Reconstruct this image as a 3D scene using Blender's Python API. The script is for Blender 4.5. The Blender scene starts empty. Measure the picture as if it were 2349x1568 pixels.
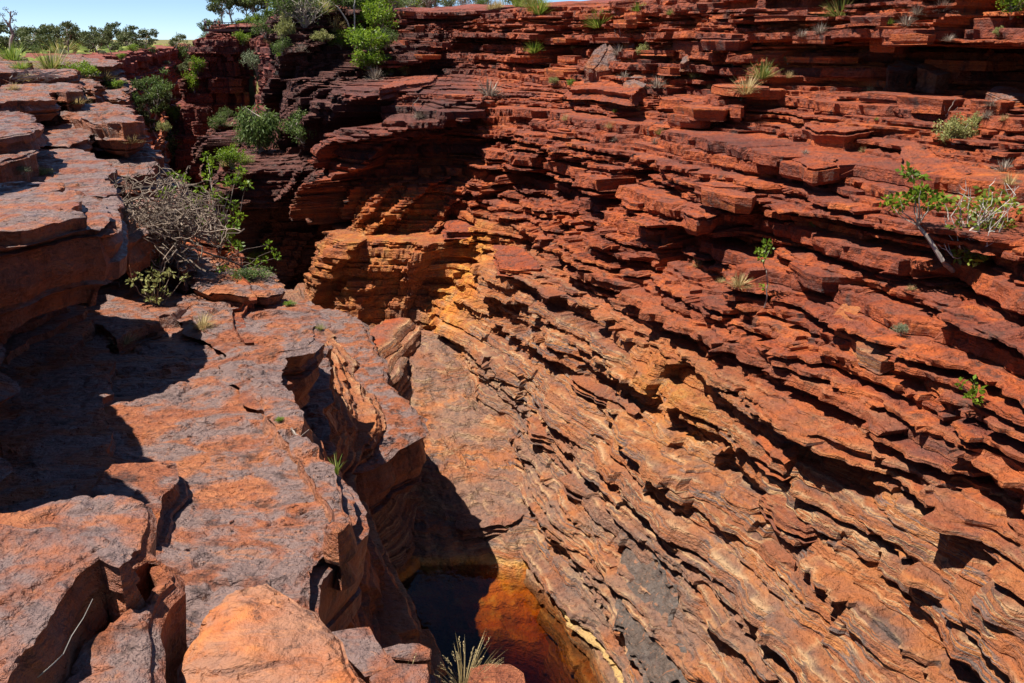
import bpy, bmesh, math, random
import numpy as np
from mathutils import Vector, Matrix, Euler
from mathutils.geometry import delaunay_2d_cdt
from mathutils.bvhtree import BVHTree

sc = bpy.context.scene
COL = sc.collection
R = math.radians

# ------------------------------------------------------------------ camera, sky, sun, exposure
PITCH = R(19.5)
cam_data = bpy.data.cameras.new("camera")
cam_data.sensor_width = 36.0
cam_data.lens = 30.0
cam_data.clip_start = 0.05
cam_data.clip_end = 6000.0
cam = bpy.data.objects.new("camera", cam_data)
COL.objects.link(cam)
cam.location = (0, 0, 0)
cam.rotation_euler = (R(90) - PITCH, 0, 0)
sc.camera = cam

SUN_AZ = R(93)      # left of straight ahead
SUN_EL = R(66)
SUN = Vector((-math.sin(SUN_AZ) * math.cos(SUN_EL), math.cos(SUN_AZ) * math.cos(SUN_EL), math.sin(SUN_EL)))
world = bpy.data.worlds.new("World")
sc.world = world
world.use_nodes = True
wn = world.node_tree.nodes
wl = world.node_tree.links
wn.clear()
sky = wn.new("ShaderNodeTexSky")
sky.sky_type = 'NISHITA'
sky.sun_disc = False
sky.sun_elevation = SUN_EL
sky.sun_rotation = math.atan2(SUN.x, SUN.y)
sky.air_density = 0.42
sky.dust_density = 0.0
sky.ozone_density = 4.0
bg = wn.new("ShaderNodeBackground")
bg.inputs[1].default_value = 0.08
wo = wn.new("ShaderNodeOutputWorld")
wl.new(sky.outputs[0], bg.inputs[0])
wl.new(bg.outputs[0], wo.inputs[0])

sun_data = bpy.data.lights.new("sun", 'SUN')
sun_data.energy = 5.0
sun_data.angle = R(0.5)
sun_data.color = (1.0, 0.94, 0.84)
sun = bpy.data.objects.new("sun", sun_data)
COL.objects.link(sun)
sun.rotation_euler = SUN.to_track_quat('Z', 'Y').to_euler()

sc.view_settings.view_transform = 'Standard'
sc.view_settings.look = 'None'
sc.view_settings.exposure = 0.95
sc.view_settings.gamma = 1.0
sc.view_settings.use_curve_mapping = False
sc.cycles.max_bounces = 5
sc.cycles.diffuse_bounces = 3
sc.cycles.use_denoising = True

# ------------------------------------------------------------------ sight lines (photo 2349 x 1568) -> places
FPX = 2349 * 30.0 / 36.0
CP, SP = math.cos(PITCH), math.sin(PITCH)

def ray(px, py):
    x = px - 1174.5
    y = 784.0 - py
    return (x, FPX * CP + y * SP, y * CP - FPX * SP)

def at(px, py, z, a=0.0, b=0.0):
    """the point of the plane  Z = z + a X + b Y  seen at that pixel"""
    dx, dy, dz = ray(px, py)
    k = z / (dz - a * dx - b * dy)
    return (dx * k, dy * k, dz * k)

def at_r(px, py, r):
    d = Vector(ray(px, py))
    h = math.hypot(d.x, d.y)
    return d * (r / h)

WAZ = R(21.6)
NS = (math.cos(WAZ), math.sin(WAZ))
TT = (-math.sin(WAZ), math.cos(WAZ))

def ts(t, s):
    return (NS[0] * s + TT[0] * t, NS[1] * s + TT[1] * t)

# ------------------------------------------------------------------ numpy noise
def _h(ix, iy, iz, seed):
    n = (ix.astype(np.int64) * 374761393 + iy.astype(np.int64) * 668265263 + iz.astype(np.int64) * 2147483647 + seed * 1274126177) & 0xFFFFFFFF
    n = ((n ^ (n >> 13)) * 1274126177) & 0xFFFFFFFF
    n = n ^ (n >> 16)
    return (n & 0xFFFF) / 65535.0

def vn(x, y, z=0.0, seed=0):
    x = np.asarray(x, float); y = np.asarray(y, float) + 0 * x; z = np.asarray(z, float) + 0 * x
    ix, iy, iz = np.floor(x), np.floor(y), np.floor(z)
    fx, fy, fz = x - ix, y - iy, z - iz
    fx = fx * fx * (3 - 2 * fx); fy = fy * fy * (3 - 2 * fy); fz = fz * fz * (3 - 2 * fz)
    o = 0
    for a in (0, 1):
        wa = fx if a else 1 - fx
        for b in (0, 1):
            wb = fy if b else 1 - fy
            for c in (0, 1):
                wc = fz if c else 1 - fz
                o = o + wa * wb * wc * _h(ix + a, iy + b, iz + c, seed)
    return o * 2 - 1

def fbm(x, y, z=0.0, seed=0, oct=4, gain=0.5):
    o = 0; a = 1.0; f = 1.0
    for i in range(oct):
        o = o + a * vn(np.asarray(x) * f, np.asarray(y) * f, np.asarray(z) * f, seed + i * 17)
        a *= gain; f *= 2.03
    return o

# ------------------------------------------------------------------ mesh + object helpers
def np_mesh(name, V, F, attrs=None, smooth=False):
    """V (n,3); F (m,k) of one arity"""
    me = bpy.data.meshes.new(name)
    V = np.ascontiguousarray(V, np.float32); F = np.ascontiguousarray(F, np.int32)
    me.vertices.add(len(V)); me.vertices.foreach_set("co", V.ravel())
    k = F.shape[1]
    me.loops.add(F.size); me.loops.foreach_set("vertex_index", F.ravel())
    me.polygons.add(len(F)); me.polygons.foreach_set("loop_start", np.arange(0, F.size, k, dtype=np.int32))
    me.polygons.foreach_set("loop_total", np.full(len(F), k, np.int32))
    if attrs:
        for n, a in attrs.items():
            at_ = me.attributes.new(n, 'FLOAT', 'POINT')
            at_.data.foreach_set("value", np.ascontiguousarray(a, np.float32).ravel())
    me.update(calc_edges=True)
    me.polygons.foreach_set("use_smooth", np.full(len(F), bool(smooth)))
    return me

def obj(name, me, mat=None, parent=None, label=None, cat=None, group=None, kind=None):
    o = bpy.data.objects.new(name, me)
    COL.objects.link(o)
    if me is not None and mat is not None and not len(me.materials):
        me.materials.append(mat)
    if parent is not None:
        o.parent = parent
    if label: o["label"] = label
    if cat: o["category"] = cat
    if group: o["group"] = group
    if kind: o["kind"] = kind
    return o

# ------------------------------------------------------------------ materials
def newmat(name):
    m = bpy.data.materials.new(name); m.use_nodes = True
    m.node_tree.nodes.clear()
    return m, m.node_tree

class NT:
    def __init__(s, tree): s.t = tree
    def n(s, typ, **kw):
        nd = s.t.nodes.new(typ)
        for k, v in kw.items():
            if k.startswith('i_'):
                key = k[2:]
                key = int(key) if key.isdigit() else key
                s.set(nd.inputs[key], v)
            else:
                setattr(nd, k, v)
        return nd
    def set(s, sock, v):
        if isinstance(v, bpy.types.NodeSocket): s.t.links.new(v, sock)
        else: sock.default_value = v
    def math(s, op, a, b=0.0, c=0.0, clamp=False):
        nd = s.t.nodes.new("ShaderNodeMath"); nd.operation = op; nd.use_clamp = clamp
        s.set(nd.inputs[0], a); s.set(nd.inputs[1], b)
        if op in ('MULTIPLY_ADD',): s.set(nd.inputs[2], c)
        return nd.outputs[0]
    def mix(s, f, a, b):
        nd = s.t.nodes.new("ShaderNodeMix"); nd.data_type = 'RGBA'
        s.set(nd.inputs[0], f); s.set(nd.inputs[6], a); s.set(nd.inputs[7], b)
        return nd.outputs[2]
    def ramp(s, f, stops, interp='LINEAR'):
        nd = s.t.nodes.new("ShaderNodeValToRGB"); nd.color_ramp.interpolation = interp
        els = nd.color_ramp.elements
        while len(els) > 1: els.remove(els[-1])
        els[0].position = stops[0][0]; els[0].color = (*stops[0][1], 1)
        for p, c in stops[1:]:
            e = els.new(p); e.color = (*c, 1)
        s.set(nd.inputs[0], f)
        return nd.outputs[0]
    def rng(s, f, a, b, c=0.0, d=1.0, smooth=True):
        nd = s.t.nodes.new("ShaderNodeMapRange"); nd.interpolation_type = 'SMOOTHSTEP' if smooth else 'LINEAR'
        s.set(nd.inputs[0], f); s.set(nd.inputs[1], a); s.set(nd.inputs[2], b); s.set(nd.inputs[3], c); s.set(nd.inputs[4], d)
        return nd.outputs[0]
    def vmul(s, v, k):
        nd = s.t.nodes.new("ShaderNodeVectorMath"); nd.operation = 'MULTIPLY'
        s.set(nd.inputs[0], v); nd.inputs[1].default_value = k
        return nd.outputs[0]
    def vadd(s, a, b):
        nd = s.t.nodes.new("ShaderNodeVectorMath"); nd.operation = 'ADD'
        s.set(nd.inputs[0], a); s.set(nd.inputs[1], b)
        return nd.outputs[0]
    def noise(s, v, scale, detail=5.0, rough=0.55, dist=0.0):
        nd = s.t.nodes.new("ShaderNodeTexNoise")
        s.set(nd.inputs['Vector'], v); nd.inputs['Scale'].default_value = scale
        nd.inputs['Detail'].default_value = detail; nd.inputs['Roughness'].default_value = rough
        nd.inputs['Distortion'].default_value = dist
        return nd.outputs[0]
    def attr(s, name):
        nd = s.t.nodes.new("ShaderNodeAttribute"); nd.attribute_name = name
        return nd.outputs['Fac']

def rock_material(name, reds, patina, patina_amt, fine=1.0, bands=None, gloss=0.62, bump=0.03, flake=0.0):
    """bedded ironstone: bed colours by the 'tint' of each block, patina on weathered tops, washed banding where 'wash' is high"""
    m, t = newmat(name); k = NT(t)
    geo = k.n("ShaderNodeNewGeometry")
    pos = geo.outputs['Position']
    tint = k.attr('tint')
    big = k.noise(pos, 0.55, 4)
    lam = k.noise(k.vmul(pos, (0.55, 0.55, 11.0)), 1.0, 5, 0.6)
    lamf = k.noise(k.vmul(pos, (1.6, 1.6, 34.0)), 1.0, 4, 0.6)
    grit = k.noise(pos, 9.0, 8, 0.62)
    f = k.math('MULTIPLY', tint, 0.42)
    f = k.math('MULTIPLY_ADD', big, 0.42, f)
    f = k.math('MULTIPLY_ADD', lam, 0.40, f)
    f = k.math('MULTIPLY_ADD', grit, 0.55, f)
    f = k.rng(f, 0.52, 1.26, 0, 1, False)
    col = k.ramp(f, reds)
    # patina on tops and in sheets
    sep = k.n("ShaderNodeSeparateXYZ"); t.links.new(geo.outputs['Normal'], sep.inputs[0])
    up = k.rng(sep.outputs[2], 0.25, 0.85)
    pn = k.noise(k.vmul(pos, (1.0, 1.0, 2.0)), 1.9, 7, 0.62, 0.4)
    pm = k.math('MULTIPLY', k.rng(pn, 0.42, 0.58), k.math('MULTIPLY_ADD', up, 0.75, 0.25))
    pm = k.math('MULTIPLY', pm, patina_amt, clamp=True)
    col = k.mix(pm, col, patina)
    # dark desert varnish streaks on faces
    vs = k.noise(k.vmul(pos, (2.2, 2.2, 0.9)), 1.3, 6, 0.65)
    vm = k.math('MULTIPLY', k.rng(vs, 0.54, 0.68), 0.78)
    col = k.mix(vm, col, (0.035, 0.022, 0.02, 1))
    if bands is not None:
        wash = k.attr('wash')
        warp = k.noise(pos, 0.8, 3)
        zz = k.n("ShaderNodeSeparateXYZ"); t.links.new(pos, zz.inputs[0])
        wv = k.n("ShaderNodeCombineXYZ")
        k.set(wv.inputs[0], k.math('MULTIPLY', zz.outputs[0], 0.30)); k.set(wv.inputs[1], k.math('MULTIPLY', zz.outputs[1], 0.30))
        k.set(wv.inputs[2], k.math('MULTIPLY_ADD', warp, 0.55, k.math('MULTIPLY', zz.outputs[2], 4.2)))
        b1 = k.noise(wv.outputs[0], 1.0, 4, 0.55, 0.1)
        bcol = k.ramp(k.rng(b1, 0.28, 0.72, 0, 1, False), bands)
        stain = k.noise(pos, 1.1, 5, 0.6)
        bcol = k.mix(k.math('MULTIPLY', k.rng(stain, 0.47, 0.62), 0.55), bcol, (0.40, 0.115, 0.026, 1))
        wm = k.math('MULTIPLY', wash, k.rng(k.noise(pos, 0.7, 5), 0.25, 0.55, 0.35, 1.0), clamp=True)
        sepn = k.n("ShaderNodeSeparateXYZ"); t.links.new(geo.outputs['Normal'], sepn.inputs[0])
        wm = k.math('MULTIPLY', wm, k.rng(sepn.outputs[2], 0.55, 0.92, 1.0, 0.42))
        tread = k.ramp(k.rng(k.math('MULTIPLY_ADD', k.noise(pos, 0.9, 5), 0.8, k.math('MULTIPLY', tint, 0.6)), 0.35, 1.05, 0, 1, False), [(0.0, (0.09, 0.066, 0.058)), (0.25, (0.19, 0.085, 0.052)), (0.5, (0.34, 0.112, 0.038)), (0.75, (0.44, 0.155, 0.042)), (1.0, (0.24, 0.14, 0.10))])
        col = k.mix(k.math('MULTIPLY', wash, 0.85, clamp=True), col, tread)
        col = k.mix(wm, col, bcol)
        worn = k.math('MULTIPLY', k.rng(zz.outputs[2], -7.6, -10.2), k.rng(k.noise(k.vmul(pos, (0.7, 0.7, 1.6)), 1.0, 5), 0.36, 0.60))
        col = k.mix(k.math('MULTIPLY', worn, 0.72), col, k.ramp(grit, [(0.3, (0.10, 0.072, 0.066)), (0.5, (0.19, 0.125, 0.098)), (0.7, (0.30, 0.175, 0.115))]))
        ring = k.math('MULTIPLY', k.rng(zz.outputs[2], -12.0, -11.96), k.rng(zz.outputs[2], -11.80, -11.92))
        ring = k.math('MULTIPLY', ring, k.rng(k.noise(pos, 2.2, 4), 0.30, 0.5))
        ringcol = (0.54, 0.34, 0.13, 1)
        rl = k.math('POWER', k.attr('rimline'), 2.2)
        rl = k.math('MULTIPLY', rl, k.rng(k.noise(k.vmul(pos, (0.8, 0.8, 3.0)), 1.4, 4), 0.46, 0.60))
        col = k.mix(k.math('MULTIPLY', rl, k.math('MULTIPLY', wash, 0.6, clamp=True)), col, (0.60, 0.38, 0.20, 1))
    if bands is not None: col = k.mix(ring, col, ringcol)
    och = k.attr('ochre')
    on = k.noise(k.vmul(pos, (1.5, 1.5, 0.8)), 1.2, 5)
    col = k.mix(k.math('MULTIPLY', och, k.rng(on, 0.3, 0.6, 0.25, 1.0), clamp=True), col,
                k.ramp(k.noise(k.vmul(pos, (3.0, 3.0, 0.8)), 1.0, 5), [(0.3, (0.44, 0.115, 0.014)), (0.5, (0.60, 0.20, 0.02)), (0.62, (0.66, 0.31, 0.045)), (0.75, (0.70, 0.48, 0.19))]))
    # relief finer than the mesh
    h = k.math('MULTIPLY', lamf, 0.55)
    h = k.math('MULTIPLY_ADD', lam, 0.5, h)
    h = k.math('MULTIPLY_ADD', grit, 0.9 * fine, h)
    h = k.math('MULTIPLY_ADD', k.noise(k.vmul(pos, (1.0, 1.0, 1.8)), 3.2, 6, 0.68), 1.3 * fine, h)
    spk = k.noise(k.vmul(pos, (1.0, 1.0, 2.4)), 14.0, 5, 0.7)
    col = k.mix(k.math('MULTIPLY', k.rng(spk, 0.56, 0.66), 0.6), col, (0.032, 0.02, 0.018, 1))
    col = k.mix(k.math('MULTIPLY', k.rng(spk, 0.42, 0.33), 0.3), col, (0.60, 0.24, 0.10, 1))
    crack = k.n("ShaderNodeTexVoronoi", feature='DISTANCE_TO_EDGE')
    k.set(crack.inputs['Vector'], k.vadd(k.vmul(pos, (1.0, 1.0, 2.2)), k.n("ShaderNodeTexNoise", i_Scale=2.0, i_Vector=pos).outputs[1]))
    crack.inputs['Scale'].default_value = 1.6
    h = k.math('MULTIPLY_ADD', k.rng(crack.outputs[0], 0.0, 0.03), 0.10, h)
    if flake:
        fv = k.vmul(k.vadd(pos, k.vmul(k.n("ShaderNodeTexNoise", i_Scale=1.3, i_Vector=pos).outputs[1], (0.35, 0.35, 0.0))), (1.6, 7.0, 5.0))
        fn = k.noise(fv, 1.0, 6, 0.62, 0.8)
        fs = k.math('SNAP', fn, 0.075)
        h = k.math('MULTIPLY_ADD', fs, 3.2 * flake, h)
        h = k.math('MULTIPLY_ADD', fn, 1.6 * flake, h)
        edge = k.math('MULTIPLY', k.rng(fn, 0.60, 0.66), 0.45)
        col = k.mix(edge, col, (0.46, 0.16, 0.055, 1))
        col = k.mix(k.math('MULTIPLY', k.rng(fn, 0.42, 0.34), 0.5), col, (0.10, 0.055, 0.045, 1))
    bp = k.n("ShaderNodeBump", i_Strength=1.0, i_Distance=bump, i_Height=h)
    bs = k.n("ShaderNodeBsdfPrincipled")
    k.set(bs.inputs['Base Color'], col); k.set(bs.inputs['Normal'], bp.outputs[0])
    k.set(bs.inputs['Roughness'], k.rng(grit, 0.3, 0.7, gloss - 0.12, gloss + 0.2))
    bs.inputs['Specular IOR Level'].default_value = 0.35
    out = k.n("ShaderNodeOutputMaterial"); t.links.new(bs.outputs[0], out.inputs[0])
    return m

REDS = [(0.0, (0.065, 0.014, 0.009)), (0.25, (0.16, 0.030, 0.013)), (0.5, (0.32, 0.060, 0.015)), (0.75, (0.47, 0.100, 0.019)), (1.0, (0.56, 0.165, 0.03))]
BANDS = [(0.0, (0.05, 0.034, 0.03)), (0.10, (0.15, 0.105, 0.09)), (0.17, (0.40, 0.135, 0.04)), (0.25, (0.24, 0.085, 0.04)), (0.31, (0.11, 0.075, 0.062)), (0.345, (0.55, 0.33, 0.16)), (0.375, (0.38, 0.125, 0.04)), (0.50, (0.27, 0.095, 0.045)),
         (0.54, (0.12, 0.085, 0.075)), (0.59, (0.20, 0.14, 0.12)), (0.63, (0.48, 0.19, 0.055)), (0.70, (0.32, 0.11, 0.045)), (0.73, (0.60, 0.38, 0.20)), (0.755, (0.15, 0.10, 0.085)), (0.86, (0.45, 0.17, 0.05)), (0.93, (0.22, 0.16, 0.135)), (1.0, (0.55, 0.30, 0.12))]
M_WALL = rock_material("red_bedded_rock", REDS, (0.165, 0.056, 0.040, 1), 0.6, bands=BANDS, fine=1.8, bump=0.075)
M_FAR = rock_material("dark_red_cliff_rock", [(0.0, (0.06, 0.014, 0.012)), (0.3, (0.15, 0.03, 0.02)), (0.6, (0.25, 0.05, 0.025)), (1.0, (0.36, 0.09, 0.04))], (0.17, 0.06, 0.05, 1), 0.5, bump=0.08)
M_SLAB = rock_material("weathered_slab_rock", [(0.0, (0.09, 0.03, 0.02)), (0.3, (0.22, 0.066, 0.032)), (0.55, (0.335, 0.105, 0.044)), (0.8, (0.43, 0.155, 0.062)), (1.0, (0.50, 0.21, 0.085))], (0.225, 0.148, 0.132, 1), 1.15, fine=2.4, gloss=0.44, flake=1.0, bump=0.045)
M_BOULDER = rock_material("orange_boulder_rock", [(0.0, (0.20, 0.06, 0.024)), (0.4, (0.38, 0.115, 0.036)), (0.7, (0.55, 0.20, 0.055)), (1.0, (0.62, 0.28, 0.10))], (0.24, 0.14, 0.10, 1), 0.65, fine=1.4, gloss=0.6, flake=0.9)
M_GREY = rock_material("grey_polished_rock", [(0.0, (0.05, 0.036, 0.03)), (0.4, (0.10, 0.070, 0.055)), (0.7, (0.16, 0.10, 0.075)), (1.0, (0.30, 0.13, 0.06))], (0.125, 0.10, 0.088, 1), 0.6, fine=1.6, gloss=0.5, flake=0.7)

# ------------------------------------------------------------------ bedded walls
def catmull(P, v):
    """P (..., nst, 2), v (ncol,) -> (..., ncol, 2)"""
    n = P.shape[-2]
    i = np.clip(np.floor(v).astype(int), 0, n - 2); f = (v - i)[:, None]
    p0 = P[..., np.clip(i - 1, 0, n - 1), :]; p1 = P[..., i, :]; p2 = P[..., i + 1, :]; p3 = P[..., np.clip(i + 2, 0, n - 1), :]
    return 0.5 * (2 * p1 + (p2 - p0) * f + (2 * p0 - 5 * p1 + 4 * p2 - p3) * f * f + (3 * p1 - p0 - 3 * p2 + p3) * f ** 3)

def sstep_(a, b, x):
    x = min(1, max(0, (x - a) / (b - a)))
    return x * x * (3 - 2 * x)

def make_beds(z0, z1, rng, thin=(0.05, 0.13), thick=(0.2, 0.42), pthick=0.3):
    zs = [z0]
    hard = []
    while zs[-1] < z1:
        if rng.random() < pthick:
            zs.append(zs[-1] + rng.uniform(*thick)); hard.append(1.0)
        else:
            for _ in range(rng.integers(1, 4)):
                zs.append(zs[-1] + rng.uniform(*thin)); hard.append(rng.random() * 0.5)
    return np.array(zs), np.array(hard)

def strata_wall(name, levels, stations, z0, z1, du, side, rng, beds, amp, qf, tints=None, ochre=None, mat=None, pkg_h=1.1, widths=(0.5, 2.4), pkg_w=(1.5, 5.0), warp=0.10, rows_face=4, top_cap=None, treads=1, cliff=None, dark=None, carve=None, col_w=(1.2, 3.6), col_h=4.6):
    lv = np.array(levels, float)
    P = np.zeros((len(lv), len(stations), 2))
    for j, st in enumerate(stations):
        a = sorted(st)
        zz = [q[0] for q in a]
        P[:, j, 0] = np.interp(lv, zz, [q[1] for q in a]); P[:, j, 1] = np.interp(lv, zz, [q[2] for q in a])
    # columns: spacing du[j] on each segment, measured at the longest level
    vs = []
    for j in range(len(stations) - 1):
        L = max(np.hypot(*(P[i, j + 1] - P[i, j])) for i in range(len(lv)))
        nn = max(2, int(L / du[j]))
        vs.append(j + np.arange(nn) / nn)
    v = np.concatenate(vs + [np.array([len(stations) - 1.0])])
    B = catmull(P, v)                                            # (nlev, ncol, 2)
    ncol = len(v)
    dB = np.gradient(B, axis=1); ln = np.hypot(dB[..., 0], dB[..., 1]) + 1e-9
    T = dB / ln[..., None]
    # smooth tangents along the wall
    for _ in range(12):
        T[:, 1:-1] = (T[:, :-2] + 2 * T[:, 1:-1] + T[:, 2:]) / 4
    T /= (np.hypot(T[..., 0], T[..., 1]) + 1e-9)[..., None]
    O = np.stack([-T[..., 1], T[..., 0]], -1) * side             # towards the gorge
    A = np.concatenate([np.zeros((len(lv), 1)), np.cumsum(ln[:, 1:], 1)], 1)

    def lerp(F, z):
        """F (nlev,ncol,...) at per-column heights z"""
        z = np.clip(z, lv[0], lv[-1])
        i = np.clip(np.searchsorted(lv, z, side='right') - 1, 0, len(lv) - 2)
        f = (z - lv[i]) / (lv[i + 1] - lv[i]); c = np.arange(ncol)
        if F.ndim == 3: f = f[:, None]
        return F[i, c] * (1 - f) + F[i + 1, c] * f
    zs, hard = beds
    rows = []; tin = []; was = []; och = []; rim = []
    pk = {}; ck = {}
    seed0 = int(rng.integers(0, 10**6))
    for kb in range(len(zs) - 1):
        rng = np.random.default_rng(seed0 + kb * 7)
        za, zb = zs[kb], zs[kb + 1]; h = zb - za; zm = (za + zb) / 2
        zmc = np.full(ncol, zm)
        base0 = lerp(B, zmc); out = lerp(O, zmc); arc = lerp(A, zmc)
        am = amp(zm, v); q = qf(zm, v)
        w = rng.uniform(*widths) * (0.6 + 1.2 * hard[kb])
        L = arc[-1] + 10
        nb = int(L / w * 2) + 8
        br = np.cumsum(w * (0.25 + 1.5 * rng.random(nb))) - w
        idx = np.searchsorted(br, arc)
        val = rng.random(nb + 2); tl = rng.normal(0, 1, nb + 2); tv = rng.random(nb + 2); sl = rng.normal(0, 1, nb + 2)
        blk = val[idx] * 2 - 1
        inb = arc - np.concatenate([[0], br, [br[-1] + 1]])[idx]
        slant = sl[idx] * (inb / w - 0.5)
        rng = np.random.default_rng(seed0 + kb * 7 + 3)
        pi = int(math.floor(zm / pkg_h + 0.35 * vn(zm * 0.9, 3.1, 0, 5).item()))
        if pi not in pk:
            pw = rng.uniform(*pkg_w)
            n2 = int(L / pw * 2) + 8
            br2 = np.cumsum(pw * (0.3 + 1.4 * rng.random(n2))) - pw
            v2 = rng.random(n2 + 2) * 2 - 1
            pk[pi] = (br2, v2, rng.normal(0, 0.35))
        br2, v2, pofs = pk[pi]
        pkg = v2[np.searchsorted(br2, arc)] + pofs
        rng = np.random.default_rng(seed0 + kb * 7 + 5)
        cf = cliff(zm, v) if cliff else 0 * v
        ci = int(math.floor(zm / col_h + 0.4))
        if ci not in ck:
            cw = rng.uniform(*col_w); n3 = int(L / cw * 2) + 8
            ck[ci] = (np.cumsum(cw * (0.3 + 1.4 * rng.random(n3))) - cw, rng.random(n3 + 2) * 2 - 1)
        br3, v3 = ck[ci]
        c4 = int(math.floor(zm / (col_h * 0.36) + 0.7))
        if ('s', c4) not in ck:
            cw = col_w[0] * rng.uniform(0.5, 1.1); n3 = int(L / cw * 2) + 8
            ck[('s', c4)] = (np.cumsum(cw * (0.3 + 1.4 * rng.random(n3))) - cw, rng.random(n3 + 2) * 2 - 1)
        br4, v4 = ck[('s', c4)]
        smooth = fbm(arc * 0.55, zm * 1.7, 0, 31, 4)
        bedo = (hard[kb] - 0.35) * 0.62 + rng.normal(0, 0.22)
        # blocks where the wall is broken, smooth lenses where water has worn it
        lens = np.clip(fbm(arc * 0.42, zm * 2.3, 0, 33, 3), -0.9, 0.9)
        dk = lambda blk, pkg, slant: am * ((1 - q) * (0.30 * blk + 0.62 * pkg + 0.5 * bedo + 0.12 * slant + 0.30 * smooth) + q * (0.34 * bedo + 0.26 * smooth + 0.22 * lens + 0.20 * blk + 0.15 * pkg + 0.08 * slant)) * (1 - 0.80 * cf)
        zw = warp * (vn(arc * 0.11, zm * 0.25, 0, 7) * 1.0 + 0.5 * vn(arc * 0.4, zm * 0.5, 0, 8))
        zt = (1 - q) * tl[idx] * 0.10 * h
        fr = [0.0, 0.10, 0.55, 0.93] if (rows_face == 4 and h > 0.1) else [0.02, 0.85]
        inn = [0.10, 0.0, 0.02, 0.07] if len(fr) == 4 else [0.05, 0.04]
        if treads and rows and (h > 0.1 or kb % 3 == 0):
            fr = [-1.0] + fr; inn = [0] + inn
        for f, i_ in zip(fr, inn):
            if f < 0:
                rows.append(None); tin.append(tv[idx] * 0.6 + 0.4 * rng.random()); was.append(q * sstep_(-5.2, -7.8, zm)); och.append(ochre(zm, v) if ochre else 0 * v); rim.append(0 * v)
                continue
            z = za + h * f
            zb_ = zm * (1 - q) + z * q
            base = lerp(B, zb_)
            fine = am * (0.07 * fbm(arc * 3.1, z * 4.0, 0, 51, 3) * (1 - 0.5 * q) + 0.03 * vn(arc * 13, z * 9, 0, 52))
            ar = arc + 0.16 * vn(arc * 2.6, z * 7.0, 0, 57) + 0.07 * vn(arc * 9.0, z * 21.0, 0, 58) + 0.25 * vn(arc * 0.9, z * 2.0, 0, 59)
            ir = np.searchsorted(br, ar)
            d = dk(val[ir] * 2 - 1, v2[np.searchsorted(br2, ar)] + pofs, slant)
            d = d + cf * am * 1.15 * v3[np.searchsorted(br3, arc + 0.22 * vn(arc * 1.7, z * 1.9, 0, 62) + 0.1 * vn(arc * 6, z * 9, 0, 63))]
            d = d + cf * am * 0.42 * v4[np.searchsorted(br4, arc + 0.1 * vn(arc * 3.1, z * 4.2, 0, 64))]
            if carve: d = d - carve(zm, v + 0.04 * vn(arc * 1.5, z * 3, 0, 66))
            dd = d + fine - i_ * min(h, 0.3) * 1.3
            X = base + out * dd[:, None]
            Z = z + zw + zt * (1 if f > 0.5 else 0.2) + 0.012 * am * vn(arc * 5, z * 3, 0, 53)
            rows.append(np.concatenate([X, Z[:, None]], 1))
            tin.append(tv[idx] * 0.75 + 0.25 * (1 - hard[kb])); was.append(q * sstep_(-5.2, -7.8, zm) + 0.30 * q); och.append(ochre(zm, v) if ochre else 0 * v); rim.append(0 * v + (1.0 if f > 0.8 else 0.0))
    # tread rows half way between a bed's top edge and the next bed's foot
    for i in range(len(rows)):
        if rows[i] is None:
            a, b = rows[i - 1], rows[i + 1]
            wgt = 0.5 + 0.22 * vn(np.arange(ncol) * 0.21, i * 1.3, 0, 60)
            r = a * (1 - wgt[:, None]) + b * wgt[:, None]
            ext = np.hypot(*(a - b)[:, :2].T)
            r[:, 2] += np.clip(ext, 0, 0.6) * 0.10 * vn(np.arange(ncol) * 0.33, i * 2.1, 0, 61)
            rows[i] = r
    if top_cap:                                                   # run back from the rim
        last = rows[-1]; out = O[-1]
        for d_, z_ in top_cap:
            X = last[:, :2] - out * d_
            zz = last[:, 2] + z_ + 0.12 * fbm(X[:, 0] * 0.5, X[:, 1] * 0.5, 0, 71, 3) * min(1, d_)
            rows.append(np.concatenate([X, zz[:, None]], 1)); tin.append(tin[-1]); was.append(was[-1] * 0); och.append(och[-1] * 0); rim.append(rim[-1] * 0)
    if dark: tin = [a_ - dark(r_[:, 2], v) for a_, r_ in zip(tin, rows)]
    Vv = np.stack(rows); nr = len(rows)
    idx = np.arange(nr * ncol).reshape(nr, ncol)
    F = np.stack([idx[:-1, :-1], idx[:-1, 1:], idx[1:, 1:], idx[1:, :-1]], -1).reshape(-1, 4)
    if side < 0: F = F[:, ::-1]
    me = np_mesh(name, Vv.reshape(-1, 3), F, {'tint': np.stack(tin), 'wash': np.stack(was), 'ochre': np.stack(och), 'rimline': np.stack(rim)})
    print('WALL', name, len(me.vertices))
    o = obj(name, me, mat, kind='structure')
    return o

def S_(lv, pts):
    """a station from (t, s) pairs"""
    return [(z,) + ts(*p) for z, p in zip(lv, pts)]

# ================================================================== LARGE STRUCTURE
def sstep(a, b, x):
    x = np.clip((x - a) / (b - a), 0, 1)
    return x * x * (3 - 2 * x)

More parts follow.
